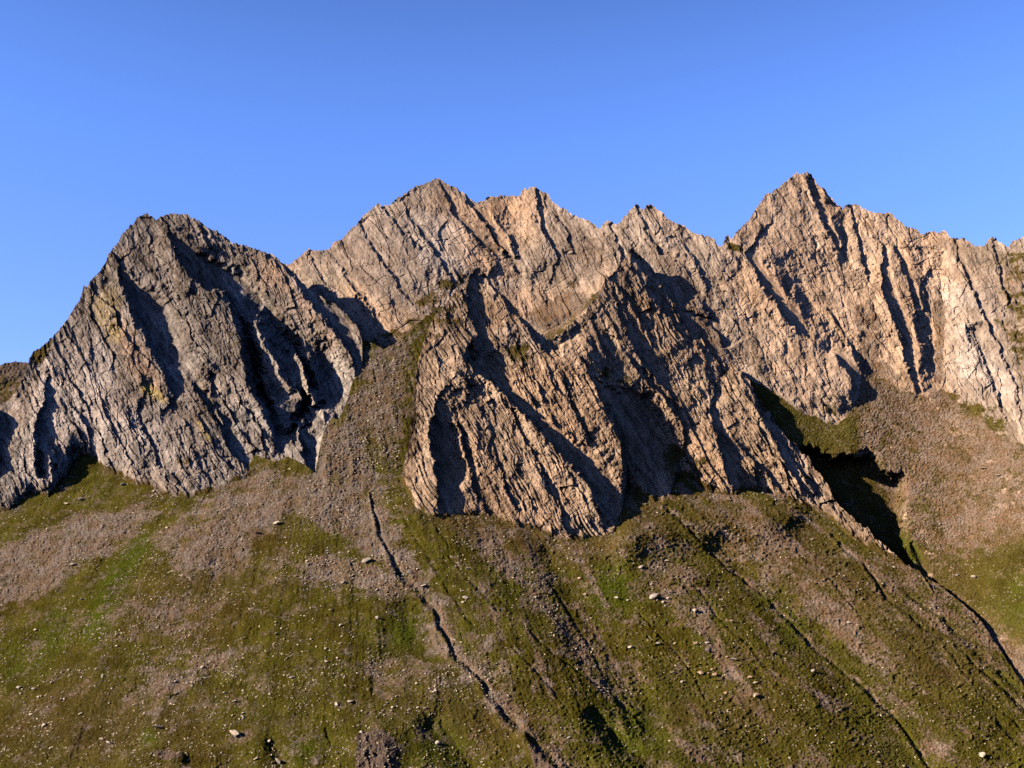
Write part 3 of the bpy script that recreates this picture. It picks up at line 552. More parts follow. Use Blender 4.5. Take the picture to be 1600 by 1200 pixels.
def noise(nt, vec, scale, detail=4, rough=.55, dist=0):
    n = N(nt, 'ShaderNodeTexNoise'); n.inputs['Scale'].default_value = scale; n.inputs['Detail'].default_value = detail
    n.inputs['Roughness'].default_value = rough; n.inputs['Distortion'].default_value = dist
    nt.links.new(vec, n.inputs['Vector']); return n.outputs[0]
def mapr(nt, x, a, b, c=0., d=1.):
    n = N(nt, 'ShaderNodeMapRange'); nt.links.new(x, n.inputs[0])
    for i, q in enumerate((a, b, c, d)): n.inputs[i + 1].default_value = q
    return n.outputs[0]
G3 = lambda a: (a, a, a)
ALB = .41
SLABK = .42
def terrain_mat(name, greys, warmc, k=1.0, gk=1.0):
    m, nt = new_mat(name)
    geo = N(nt, 'ShaderNodeNewGeometry'); P = geo.outputs['Position']
    mp = N(nt, 'ShaderNodeMapping', vector_type='POINT'); nt.links.new(P, mp.inputs[0])
    mp.inputs['Rotation'].default_value = (math.radians(24), math.radians(30), 0); mp.inputs['Scale'].default_value = (1, .6, .16)
    st = mp.outputs[0]
    c1 = N(nt, 'ShaderNodeAttribute', attribute_name='cover'); c2 = N(nt, 'ShaderNodeAttribute', attribute_name='tint')
    s1 = N(nt, 'ShaderNodeSeparateColor'); nt.links.new(c1.outputs['Color'], s1.inputs[0])
    s2 = N(nt, 'ShaderNodeSeparateColor'); nt.links.new(c2.outputs['Color'], s2.inputs[0])
    grass, scr, brn, lsh = s1.outputs[0], s1.outputs[1], s1.outputs[2], c1.outputs['Alpha']
    wrm, pal, yel, drk = s2.outputs[0], s2.outputs[1], s2.outputs[2], c2.outputs['Alpha']
    n_st = noise(nt, st, .16, 6, .62); n_big = noise(nt, P, .012, 5, .6); n_fine = noise(nt, P, .55, 5, .7); n_mid = noise(nt, P, .07, 5, .6)
    n_st2 = noise(nt, st, .7, 4, .7)
    # rock
    v = mth(nt, 'ADD', mth(nt, 'MULTIPLY', n_st, .3), mth(nt, 'ADD', mth(nt, 'MULTIPLY', n_mid, .25), mth(nt, 'MULTIPLY', n_fine, .25)))
    sa_ = N(nt, 'ShaderNodeAttribute', attribute_name='slab'); ss = N(nt, 'ShaderNodeSeparateColor'); nt.links.new(sa_.outputs['Color'], ss.inputs[0])
    v = mth(nt, 'ADD', v, mth(nt, 'ADD', mth(nt, 'MULTIPLY', mth(nt, 'SUBTRACT', ss.outputs[0], .5), SLABK), .10))
    rock = ramp(nt, v, [(.30, greys[0]), (.43, greys[1]), (.56, greys[2]), (.72, greys[3])])
    rock = mix(nt, mth(nt, 'MULTIPLY', ss.outputs[1], .45), rock, mix(nt, 1., rock, (.62, .58, .52), 'MULTIPLY'))
    wcol = ramp(nt, v, [(.30, tuple(x * .45 for x in warmc)), (.5, warmc), (.7, tuple(min(1, x * 1.45) for x in warmc))])
    rock = mix(nt, mth(nt, 'MULTIPLY', wrm, mapr(nt, n_mid, .3, .62, .45, 1.)), rock, wcol)
    rock = mix(nt, mth(nt, 'MULTIPLY', pal, mapr(nt, n_mid, .35, .6, .5, 1.)), rock, ramp(nt, v, [(.3, (.30, .265, .23)), (.5, (.56, .49, .43)), (.7, (.78, .70, .62))]))
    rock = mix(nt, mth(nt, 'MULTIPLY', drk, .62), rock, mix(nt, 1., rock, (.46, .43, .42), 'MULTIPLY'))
    rock = mix(nt, mapr(nt, noise(nt, st, .05, 4, .6), .5, .68, 0, .45), rock, mix(nt, 1., rock, (.62, .58, .50), 'MULTIPLY'))
    rock = mix(nt, mth(nt, 'MULTIPLY', yel, mapr(nt, n_fine, .42, .6)), rock, (.66, .52, .08))
    rock = mix(nt, mapr(nt, n_big, .46, .62, 0, .4), rock, mix(nt, 1., rock, (1.10, .92, .76), 'MULTIPLY')); rock = mix(nt, mapr(nt, noise(nt, P, .02, 5, .65), .5, .64, 0, .5), rock, mix(nt, 1., rock, (.66, .68, .70), 'MULTIPLY'))
    # grass
    gcol = ramp(nt, mth(nt, 'ADD', mth(nt, 'MULTIPLY', n_mid, .6), mth(nt, 'MULTIPLY', n_fine, .4)), [(.32, (.06, .046, .008)), (.46, (.098, .092, .013)), (.58, (.14, .135, .018)), (.72, (.20, .185, .035))])
    gcol = mix(nt, mth(nt, 'MULTIPLY', brn, mapr(nt, n_mid, .35, .6, .5, 1.)), gcol, ramp(nt, n_fine, [(.35, (.085, .055, .017)), (.65, (.20, .14, .06))]))
    gcol = mix(nt, mth(nt, 'MULTIPLY', lsh, mapr(nt, n_mid, .3, .6, .35, 1.)), gcol, ramp(nt, n_fine, [(.3, (.05, .075, .006)), (.7, (.12, .18, .014))]))
    gcol = mix(nt, 1., gcol, (.80, .84, .80), 'MULTIPLY'); gcol = mix(nt, mapr(nt, n_big, .42, .62, 0, .4), gcol, mix(nt, 1., gcol, (.95, .72, .55), 'MULTIPLY'))
    gcol = mix(nt, mapr(nt, noise(nt, P, .03, 7, .7), .50, .60, 0, .55), gcol, mix(nt, 1., gcol, (.60, .50, .48), 'MULTIPLY'))
    gcol = mix(nt, mapr(nt, noise(nt, P, .75, 4, .7), .52, .64, 0, .72), gcol, mix(nt, 1., gcol, (.42, .42, .42), 'MULTIPLY'))
    vs = N(nt, 'ShaderNodeTexVoronoi'); vs.inputs['Scale'].default_value = .55; nt.links.new(P, vs.inputs['Vector'])
    vb = N(nt, 'ShaderNodeSeparateColor'); nt.links.new(vs.outputs['Color'], vb.inputs[0])
    peb = mth(nt, 'MULTIPLY', mth(nt, 'GREATER_THAN', vb.outputs[0], .86), mth(nt, 'LESS_THAN', vs.outputs['Distance'], .42))
    peb = mth(nt, 'MULTIPLY', peb, mapr(nt, noise(nt, P, .035, 6, .75), .46, .56))
    gcol = mix(nt, mth(nt, 'MULTIPLY', peb, .8), gcol, (.34, .29, .22))
    # scree: stones of differing tone
    vo = N(nt, 'ShaderNodeTexVoronoi'); vo.inputs['Scale'].default_value = 1.9; nt.links.new(P, vo.inputs['Vector'])
    bw = N(nt, 'ShaderNodeRGBToBW'); nt.links.new(vo.outputs['Color'], bw.inputs[0])
    vo2 = N(nt, 'ShaderNodeTexVoronoi'); vo2.inputs['Scale'].default_value = .8; nt.links.new(P, vo2.inputs['Vector'])
    bw2 = N(nt, 'ShaderNodeRGBToBW'); nt.links.new(vo2.outputs['Color'], bw2.inputs[0])
    sv = mth(nt, 'ADD', mth(nt, 'MULTIPLY', bw.outputs[0], .6), mth(nt, 'MULTIPLY', bw2.outputs[0], .4))
    scol = ramp(nt, sv, [(.22, (.06, .05, .04)), (.45, (.15, .122, .098)), (.66, (.26, .215, .175)), (.85, (.48, .41, .33))])
    scol = mix(nt, .68, scol, ramp(nt, n_fine, [(.35, (.09, .072, .056)), (.5, (.19, .155, .125)), (.65, (.33, .275, .22))]))
    scol = mix(nt, mapr(nt, n_mid, .38, .6), scol, mix(nt, 1., scol, (.78, .66, .52), 'MULTIPLY'))
    scol = mix(nt, 1., scol, (1.22, 1.25, 1.30), 'MULTIPLY'); scol = mix(nt, mth(nt, 'MULTIPLY', wrm, .8), scol, mix(nt, 1., scol, (1.10, .95, .80), 'MULTIPLY'))
    sth = mth(nt, 'SUBTRACT', scr, mth(nt, 'MULTIPLY', mth(nt, 'SUBTRACT', noise(nt, P, .05, 10, .88), .5), 4.4))
    smask = mapr(nt, sth, .30, .62)
    gth = mth(nt, 'SUBTRACT', grass, mth(nt, 'MULTIPLY', mth(nt, 'SUBTRACT', noise(nt, P, .06, 8, .75), .5), 2.4))
    gmask = mapr(nt, gth, .42, .60)
    col = mix(nt, gmask, rock, gcol); col = mix(nt, smask, col, scol)
    col = mix(nt, 1., col, G3(ALB), 'MULTIPLY')
    # bump
    hgt = mth(nt, 'ADD', mth(nt, 'MULTIPLY', n_st2, 1.0), mth(nt, 'MULTIPLY', n_fine, .8))
    bp = N(nt, 'ShaderNodeBump'); bp.inputs['Strength'].default_value = .75; bp.inputs['Distance'].default_value = 1.0; nt.links.new(hgt, bp.inputs['Height'])
    bs = N(nt, 'ShaderNodeBsdfDiffuse'); bs.inputs['Roughness'].default_value = .6
    nt.links.new(col, bs.inputs['Color']); nt.links.new(bp.outputs[0], bs.inputs['Normal'])
    out = N(nt, 'ShaderNodeOutputMaterial'); nt.links.new(bs.outputs[0], out.inputs[0])
    return m
mat_G = terrain_mat('alpine_turf', [(.13, .10, .08), (.28, .22, .17), (.42, .34, .27), (.58, .48, .39)], (.38, .27, .18))
mat_L = terrain_mat('grey_slab_rock', [(.105, .09, .078), (.255, .225, .195), (.41, .37, .325), (.64, .585, .52)], (.46, .31, .205))
mat_M = terrain_mat('brown_slab_rock', [(.11, .08, .058), (.26, .195, .14), (.45, .345, .25), (.68, .55, .42)], (.48, .35, .235))
mat_B = terrain_mat('tan_rock', [(.18, .14, .11), (.34, .275, .215), (.49, .40, .315), (.68, .58, .47)], (.56, .40, .27))

def stone_mat(name, c, spread=.4):
    m, nt = new_mat(name)
    P = N(nt, 'ShaderNodeNewGeometry').outputs['Position']
    a = N(nt, 'ShaderNodeAttribute', attribute_name='tone')
    n = noise(nt, P, .5, 4, .6)
    col = ramp(nt, n, [(.3, tuple(x * (1 - spread) for x in c)), (.5, c), (.7, tuple(min(.85, x * (1 + spread)) for x in c))])
    if name == 'loose_stone': col = mix(nt, 1., col, a.outputs['Color'], 'MULTIPLY')
    col = mix(nt, 1., col, G3(ALB), 'MULTIPLY')
    b = N(nt, 'ShaderNodeBsdfDiffuse'); nt.links.new(col, b.inputs[0])
    bp = N(nt, 'ShaderNodeBump'); bp.inputs['Strength'].default_value = .6; bp.inputs['Distance'].default_value = .4; nt.links.new(noise(nt, P, 1.2, 4, .7), bp.inputs['Height']); nt.links.new(bp.outputs[0], b.inputs['Normal'])
    o = N(nt, 'ShaderNodeOutputMaterial'); nt.links.new(b.outputs[0], o.inputs[0]); return m
mat_stone = stone_mat('loose_stone', (.62, .55, .46))
MAT_B = {'pale': stone_mat('pale_stone', (.52, .46, .37)), 'grey': stone_mat('grey_stone', (.40, .355, .31)), 'rusty': stone_mat('rusty_stone', (.46, .33, .23))}

# ------------------------------------------------------------------ meshes
def make_mesh(name, co, faces, mat, smooth=False):
    me = bpy.data.meshes.new(name)
    me.vertices.add(len(co)); me.vertices.foreach_set('co', co.astype(np.float32).ravel())
    k = faces.shape[1]
    me.loops.add(faces.size); me.loops.foreach_set('vertex_index', faces.astype(np.int32).ravel())
    me.polygons.add(len(faces)); me.polygons.foreach_set('loop_start', np.arange(0, faces.size, k, dtype=np.int32))
    me.polygons.foreach_set('use_smooth', np.full(len(faces), smooth))
    me.update(calc_edges=True); me.materials.append(mat); return me
def attr(me, name, arr):
    a = me.attributes.new(name, 'FLOAT_COLOR', 'POINT'); a.data.foreach_set('color', np.clip(arr, 0, 1).astype(np.float32).ravel())
def props(o, label, cat=None, group=None, kind=None):
    o['label'] = label
    if cat: o['category'] = cat
    if group: o['group'] = group
    if kind: o['kind'] = kind
def slab_tone(u, v, ang, seed):
    # colour of the single slabs: rust, bleached quartz and dark lichen bands follow the bedding
    ca, sa = math.cos(ang), math.sin(ang); wu = u + 4 * vn(u / 45, v / 45, seed + 91) + 1.6 * vn(u / 17, v / 17, seed + 92)
    q = wu * ca - v * sa; l = wu * sa + v * ca; t = 0
    for w, k in ((13, .22), (5.2, .34), (2.6, .40)):
        ph = q / w + .5 * vn(q / (3 * w), l / (6 * w), seed + int(w)); c = np.floor(ph); cl = np.floor(l / (5.5 * w) + 9 * _hash(c, c * 0, seed + 5))
        t = t + k * (_hash(c, cl, seed + 6) - .5)
    t = .5 + t + .16 * vn(u / 2.2, v / 2.2, seed + 8)
    band = sstep(.1, .45, vn(q / 30, l / 90, seed + 9))
    return t, band
def sheet(name, us, vtop, vbot, Yf, nrows, back, mat, cover, tint, label, cat, smooth=False, power=1.0, cut=None, ang=None):
    tau = (np.linspace(0, 1, nrows) ** power)[:, None]
    U = np.repeat(us[None, :], nrows, 0); V = vbot[None, :] + (vtop - vbot)[None, :] * tau
    Y = Yf(U, V); X, T = ray(U, V)
    P = np.stack([X * Y, Y, T * Y], -1)
    cv, tn = cover(U, V), tint(U, V)
    # the far side of the crest
    top = P[-1]; B = []
    for j, (d, drop) in enumerate(back):
        q = top.copy(); wob = 1 + .25 * vn(us / 14, us * 0 + j * .8, 900 + j)
        q[:, 1] += d * wob; q[:, 0] += d * .12 + 2.0 * vn(us / 6, us * 0 + j, 930) * min(1, j); q[:, 2] -= drop * wob; B.append(q)
    P = np.concatenate([P, np.array(B)], 0); nb = len(back)
    cv = np.concatenate([cv, np.repeat(cv[-1:], nb, 0)], 0); tn = np.concatenate([tn, np.repeat(tn[-1:], nb, 0)], 0)
    r, c = P.shape[:2]; idx = np.arange(r * c).reshape(r, c)
    f = np.stack([idx[:-1, :-1], idx[:-1, 1:], idx[1:, 1:], idx[1:, :-1]], -1).reshape(-1, 4)
    if cut is not None:
        keep = np.ones(idx.shape, bool); keep[:V.shape[0]] = V > cut(U); keep[V.shape[0]:] = (U[-1] > 1290) | (np.abs(U[-1] - 600) < 42)
        f = f[keep.reshape(-1)[f].all(1)]
    me = make_mesh(name, P.reshape(-1, 3), f, mat, smooth); attr(me, 'cover', cv.reshape(-1, 4)); attr(me, 'tint', tn.reshape(-1, 4))
    if ang is not None:
        t_, b_ = slab_tone(U, V, ang, 40); st = np.stack([t_, b_, 0 * t_, 0 * t_ + 1], -1); st = np.concatenate([st, np.repeat(st[-1:], nb, 0)], 0); attr(me, 'slab', st.reshape(-1, 4))
    o = bpy.data.objects.new(name, me); COL.objects.link(o); props(o, label, cat, None, 'structure')
    print('T', name, len(P.reshape(-1, 3)), round(time.time() - T0, 1)); return o
def pack(a, b, c, d): return np.stack([np.broadcast_to(x, a.shape) for x in (a, b, c, d)], -1)
def rock_cover(M):
    def f(U, V):
        h = np.interp(U, ug, M.vc) - V
        g = samp(rgrass, U, V) * .7 + .10 + .55 * (1 - sstep(0, 16, h))
        return pack(g, 0 * g, .9 + 0 * g, 0 * g)
    return f
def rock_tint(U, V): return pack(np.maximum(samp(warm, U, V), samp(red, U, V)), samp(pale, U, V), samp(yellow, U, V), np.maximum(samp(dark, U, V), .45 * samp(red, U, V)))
BK = [(4, 1), (10, 5), (25, 18), (60, 60), (120, 150), (200, 300)]
def cols(a, b): return np.arange(a, b + .01, STEP)

us = cols(-170, 590); sil = ML.silhouette(us); sil = np.where(us > 566, np.maximum(sil, 560), sil)
bot = np.maximum(interp(L_FOOT, us) + 45, sil + 30)
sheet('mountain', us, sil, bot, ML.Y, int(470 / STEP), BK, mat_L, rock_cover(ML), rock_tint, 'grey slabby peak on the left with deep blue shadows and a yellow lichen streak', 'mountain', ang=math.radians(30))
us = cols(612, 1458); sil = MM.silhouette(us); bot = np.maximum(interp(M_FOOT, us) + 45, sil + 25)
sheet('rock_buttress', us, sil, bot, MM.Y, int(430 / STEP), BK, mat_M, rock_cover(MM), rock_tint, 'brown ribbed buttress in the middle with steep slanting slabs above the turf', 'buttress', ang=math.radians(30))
B_BOT = [(380,620),(560,640),(600,600),(700,530),(800,560),(870,580),(960,540),(1060,570),(1150,640),(1210,720),(1290,800),(1400,910),(1450,960),(1520,1010),(1600,1120),(1780,1260)]
def b_cover(U, V):
    h = np.interp(U, ug, MB.vc) - V; gr = 1 - sstep(-8, 10, h)
    sc = samp(bowl_sc, *ragged(U, V, 1.6)); bgm = samp(b_grass, U, V)
    redbowl = samp(poly_redbowl, U, V)
    g = samp(rgrass, U, V) * .95 * (1 - gr) + .10 + gr * (.50 + .5 * bgm)
    return pack(g, np.maximum(gr * (.30 + .42 * sc - .25 * bgm), redbowl * .95), .85 - .25 * bgm, samp(lush, U, V) * .8 + .05 * bgm)
poly_redbowl = field([([(820,490),(850,470),(905,455),(925,465),(890,505),(860,525),(835,510)], 6, 1.), ([(1130,520),(1160,500),(1150,580),(1130,570)], 8, .5), ([(1340,500),(1372,500),(1395,600),(1345,600)], 9, .8), ([(1050,430),(1110,490),(1150,570),(1100,545)], 10, .8), ([(720,330),(750,340),(800,410),(820,460),(780,440),(740,390)], 9, .6), ([(950,360),(965,380),(960,430),(945,420)], 5, .7), ([(1330,470),(1372,480),(1395,600),(1345,600)], 9, .8), ([(1460,470),(1478,470),(1474,600),(1460,600)], 3, .9)])
def b_tint(U, V):
    t = rock_tint(U, V); h = np.interp(U, ug, MB.vc) - V
    t[..., 0] = np.maximum(t[..., 0], .75 * (1 - sstep(-8, 10, h))); return t
us = cols(385, 1770); sil = MB.silhouette(us); bot = interp(B_BOT, us)
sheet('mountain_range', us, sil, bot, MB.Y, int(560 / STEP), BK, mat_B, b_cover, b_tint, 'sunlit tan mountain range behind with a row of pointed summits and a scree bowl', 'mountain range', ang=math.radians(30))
G_TOP = [(p[0], p[1] - 14) for p in L_FOOT if p[0] < 556] + [(557,560),(564,524),(600,545),(625,532),(650,506),(690,478),(712,478),(716,780)] + [(p[0], p[1] - 26) for p in M_FOOT if 716 < p[0] < 1300] + [(1300,800),(1350,850),(1400,877),(1435,894),(1470,915),(1530,966),(1600,1072),(1660,1130),(1780,1250)]
def g_cover(U, V):
    sc = samp(scree, *ragged(U, V)); oc = samp(outcrop, U, V)
    q = np.arctan2(U - 540, V - 280) * 800; l = np.hypot(U - 540, V - 280)
    fan = sstep(.0, .55, vn(q / 22, l / 210, 61) + .5 * vn(q / 9, l / 120, 62)) * sstep(640, 900, U) * (1 - .5 * sstep(1000, 1150, V))
    sc = np.maximum(sc, .62 * fan)
    return pack(1.0 - 1.0 * oc, np.clip(.17 + sc * .58 - oc, 0, 1), samp(brown, U, V) + .15, samp(lush, U, V))
def g_tint(U, V): return pack(.15 + .5 * sstep(650, 1100, U), 0 * U, 0 * U, 0 * U)
G_EDGE = [(-180,560),(540,540),(562,526),(600,545),(625,532),(650,506),(690,478),(712,478),(900,560),(1200,720),(1300,800)] + [p for p in G_TOP if p[0] > 1300]
us = cols(-170, 1775); top = interp(G_EDGE, us) + 1.2 * vn(us / 4, us * 0, 3); bot = np.full_like(us, 1330.)
sheet('grass_slope', us, top, bot, GY, int(820 / STEP), [(4, 1), (10, 7), (25, 22), (60, 60), (120, 130)], mat_G, g_cover, g_tint, 'olive green alpine slope strewn with scree and cut by a narrow runnel', 'slope', smooth=True, cut=lambda U: np.where(U < 1300, interp(G_TOP, U), 0))
# the slope goes on below the frame, and a far hill closes the left edge
def hillY(U, V):
    X, T = ray(U, V); return 2300 * (1.0 - .1) / (1.0 - T) * (1 - (10 * fbm(U / 30, V / 16, 4, 7) + 2 * vn(U / 3, V / 3, 8)) / F)
us = cols(-175, 110); top = 566 + 3.5 * vn(us / 23, us * 0, 12) + 1.2 * vn(us / 4, us * 0, 13) - (us - 20) * .03; bot = np.full_like(us, 720.)
sheet('far_hill', us, top, bot, hillY, 150, BK, mat_L, lambda U, V: pack(.35 + .5 * sstep(585, 605, V), .35 + 0 * U, .8 + 0 * U, 0 * U), lambda U, V: pack(.3 + 0 * U, 0 * U, 0 * U, .5 + 0 * U), 'small distant brown hill at the left edge behind the grey peak', 'hill')
# valley floor and wide country sheet far below, reaching the horizon
def plain():
    n = 60; xs = np.linspace(-9000, 9000, n); ys = np.linspace(-3000, 9000, n); X, Y = np.meshgrid(xs, ys)
    Z = -420 + 60 * fbm(X / 900, Y / 900, 3, 4); P = np.stack([X, Y, Z], -1).reshape(-1, 3); idx = np.arange(n * n).reshape(n, n)
    f = np.stack([idx[:-1, :-1], idx[:-1, 1:], idx[1:, 1:], idx[1:, :-1]], -1).reshape(-1, 4)
    me = make_mesh('ground', P, f, mat_G, True); attr(me, 'cover', np.tile([1, .2, .3, .1], (n * n, 1))); attr(me, 'tint', np.zeros((n * n, 4)))
    o = bpy.data.objects.new('ground', me); COL.objects.link(o); props(o, 'wide valley floor far below the slopes', 'ground', None, 'structure')
plain()

def sky_blocking_slope():
    # dark turf slopes added out of view, right and behind, to block low skylight
    az = np.linspace(math.radians(52), math.radians(205), 90); rr_ = np.linspace(0, 1, 26); A, Q = np.meshgrid(az, rr_)
    hgt = 1150 * (.75 + .25 * fbm(A * 6, A * 0, 4, 31)) * sstep(math.radians(205), math.radians(165), A)
    dist = 1500 + 1500 * Q; X = np.sin(A) * dist; Y = np.cos(A) * dist
    Z = -420 + (hgt + 420) * sstep(0, 1, Q) + 60 * fbm(X / 200, Y / 200, 4, 32) * Q
    P = np.stack([X, Y, Z], -1).reshape(-1, 3); r_, c_ = A.shape; idx = np.arange(r_ * c_).reshape(r_, c_)
    f = np.stack([idx[:-1, :-1], idx[:-1, 1:], idx[1:, 1:], idx[1:, :-1]], -1).reshape(-1, 4)
    me = make_mesh('sky_blocking_slope', P, f, mat_G, True); n = r_ * c_; attr(me, 'cover', np.tile([1, .1, .3, .1], (n, 1))); attr(me, 'tint', np.zeros((n, 4)))
    o = bpy.data.objects.new('sky_blocking_slope', me); COL.objects.link(o); props(o, 'dark turf valley side out of the frame, added to block low skylight', 'hill', None, 'structure')
sky_blocking_slope()

# ------------------------------------------------------------------ loose stones
def unit_rock(seed, sub=1, flat=.55):
    import bmesh
    bm = bmesh.new(); bmesh.ops.create_icosphere(bm, subdivisions=sub, radius=1); rnd = random.Random(seed)
    ax = [Vector((rnd.gauss(0, 1), rnd.gauss(0, 1), rnd.gauss(0, 1))).normalized() for _ in range(13)]; cut = [rnd.uniform(.42, .72) for _ in ax]
    for v in bm.verts:
        p = v.co.copy()
        for a, c in zip(ax, cut):          # plane cuts give flat broken faces
            d = p.dot(a)
            if d > c: p -= a * (d - c) * .95
        p *= 1 + rnd.uniform(-.03, .03); v.co = Vector((p.x * 1.25, p.y, p.z * flat * rnd.uniform(.94, 1.06)))
    co = np.array([v.co for v in bm.verts]); fc = np.array([[v.index for v in f.verts] for f in bm.faces]); bm.free(); return co, fc
rng = np.random.default_rng(5)
def place(u, v, layer):
    u = np.asarray(u, float); v = np.asarray(v, float)
    Y = (GY if layer == 'G' else MB.Y)(u, v); X, T = ray(u, v); return np.stack([X * Y, Y, T * Y], -1), Y
def stones(name, n, layer, dens, box, label, size=(1.2, 4.2)):
    u = rng.uniform(box[0], box[2], n * 6); v = rng.uniform(box[1], box[3], n * 6)
    keep = rng.uniform(0, 1, n * 6) < dens(u, v); u = u[keep][:n]; v = v[keep][:n]; n = len(u)
    P, Y = place(u, v, layer); s = (size[0] + (size[1] - size[0]) * rng.power(.5, n)) * .5 * Y / F
    variants = [unit_rock(i + 3, 1, .5) for i in range(8)]; CO, FC, TO = [], [], []; off = 0
    k = rng.integers(0, 8, n)
    for q in range(8):
        co, fc = variants[q]; sel = np.where(k == q)[0]; m = len(sel)
        if not m: continue
        yaw = rng.uniform(0, 6.28, m); tx = rng.normal(.5, .3, m); ty = rng.normal(0, .3, m)
        c, s_ = np.cos(yaw), np.sin(yaw)
        x = co[None, :, 0] * rng.uniform(.8, 1.6, m)[:, None]; y = co[None, :, 1] * np.ones((m, 1)); z = co[None, :, 2] * rng.uniform(.5, 1.2, m)[:, None]
        x, y = x * c[:, None] - y * s_[:, None], x * s_[:, None] + y * c[:, None]
        ca, sa = np.cos(tx)[:, None], np.sin(tx)[:, None]; y, z = y * ca - z * sa, y * sa + z * ca
        ca, sa = np.cos(ty)[:, None], np.sin(ty)[:, None]; x, z = x * ca + z * sa, -x * sa + z * ca
        Q = np.stack([x, y, z], -1) * s[sel][:, None, None] + P[sel][:, None, :]
        Q[:, :, 1] -= (s[sel] * .25)[:, None]; Q[:, :, 2] += (s[sel] * .2)[:, None]
        CO.append(Q.reshape(-1, 3)); nv = len(co)
        FC.append((fc[None] + (off + np.arange(m) * nv)[:, None, None]).reshape(-1, 3)); off += m * nv
        tone = rng.uniform(.28, .9, m)[:, None] * np.array([[1, .97, .93]]) ; tone[:, 2] *= rng.uniform(.8, 1.05, m)
        TO.append(np.repeat(np.concatenate([tone, np.ones((m, 1))], 1), nv, 0))
    me = make_mesh(name, np.concatenate(CO), np.concatenate(FC), mat_stone); attr(me, 'tone', np.concatenate(TO))
    o = bpy.data.objects.new(name, me); COL.objects.link(o); props(o, label, 'stones', None, 'stuff'); print('T', name, n, round(time.time() - T0, 1))
def densG(u, v):
    inside = v > interp(G_TOP, u) + 4
    onrock = ((v < interp(L_FOOT, u) + 2) & (u < 560)) | ((v < interp(M_FOOT, u) + 2) & (u > 625))
    left = 1 - sstep(620, 900, u)
    clump = np.clip(.35 + 2.4 * fbm(u / 60, v / 30, 4, 55, .6), 0, 1.7)
    d = .05 + .16 * left * clump + .05 * clump * sstep(850, 1000, v) + .5 * samp(scree, *ragged(u, v)) * (1 - .45 * sstep(900, 1200, u))
    ft = np.where(u < 560, interp(L_FOOT, u), interp(M_FOOT, u)); d = d + .5 * np.exp(-np.clip(v - ft, 0, 99) / 9)
    return d * inside * ~onrock * (.25 + .75 * clump)
stones('scree_stones', 30000, 'G', densG, (-150, 500, 1700, 1260), 'countless small pale stones scattered over the turf and scree')
def densB(u, v):
    h = v - np.interp(u, ug, MB.vc); return ((h > 2) & (v < interp(B_BOT, u) - 2)) * (.12 + .5 * samp(bowl_sc, u, v))
stones('talus_stones', 3000, 'B', densB, (1160, 560, 1700, 1150), 'small stones on the sunlit talus slope below the tan wall', (.9, 2.6))

# ------------------------------------------------------------------ boulders, one object each
ROCKS = []
def boulder_meshes(tone):
    out = []
    for i in range(6):
        co, fc = unit_rock(40 + i, 2, .5); me = make_mesh('boulder', co, fc, MAT_B[tone]); out.append(me)
    return out
BM = {t: boulder_meshes(t) for t in MAT_B}
def boulder(u, v, w, tone, label, group, layer='G', asp=None, i=[0]):
    i[0] += 1; rnd = random.Random(i[0] * 7 + 1)
    P, Y = place([u], [v], layer); P = P[0]; s = w * (.42 if asp else .34) * Y[0] / F
    o = bpy.data.objects.new('boulder', BM[tone][i[0] % 6]); COL.objects.link(o)
    a = asp if asp else rnd.uniform(.8, 1.25)
    o.scale = (s * .85, s * rnd.uniform(.7, 1.0), s * a * 1.05); o.rotation_euler = (rnd.uniform(.1, .6), rnd.uniform(-.3, .3), rnd.uniform(-.5, .5) + (3.14 if rnd.random() < .5 else 0))
    o.location = (P[0], P[1] - .25 * s, P[2] + .22 * s); props(o, label, 'boulder', group); return o
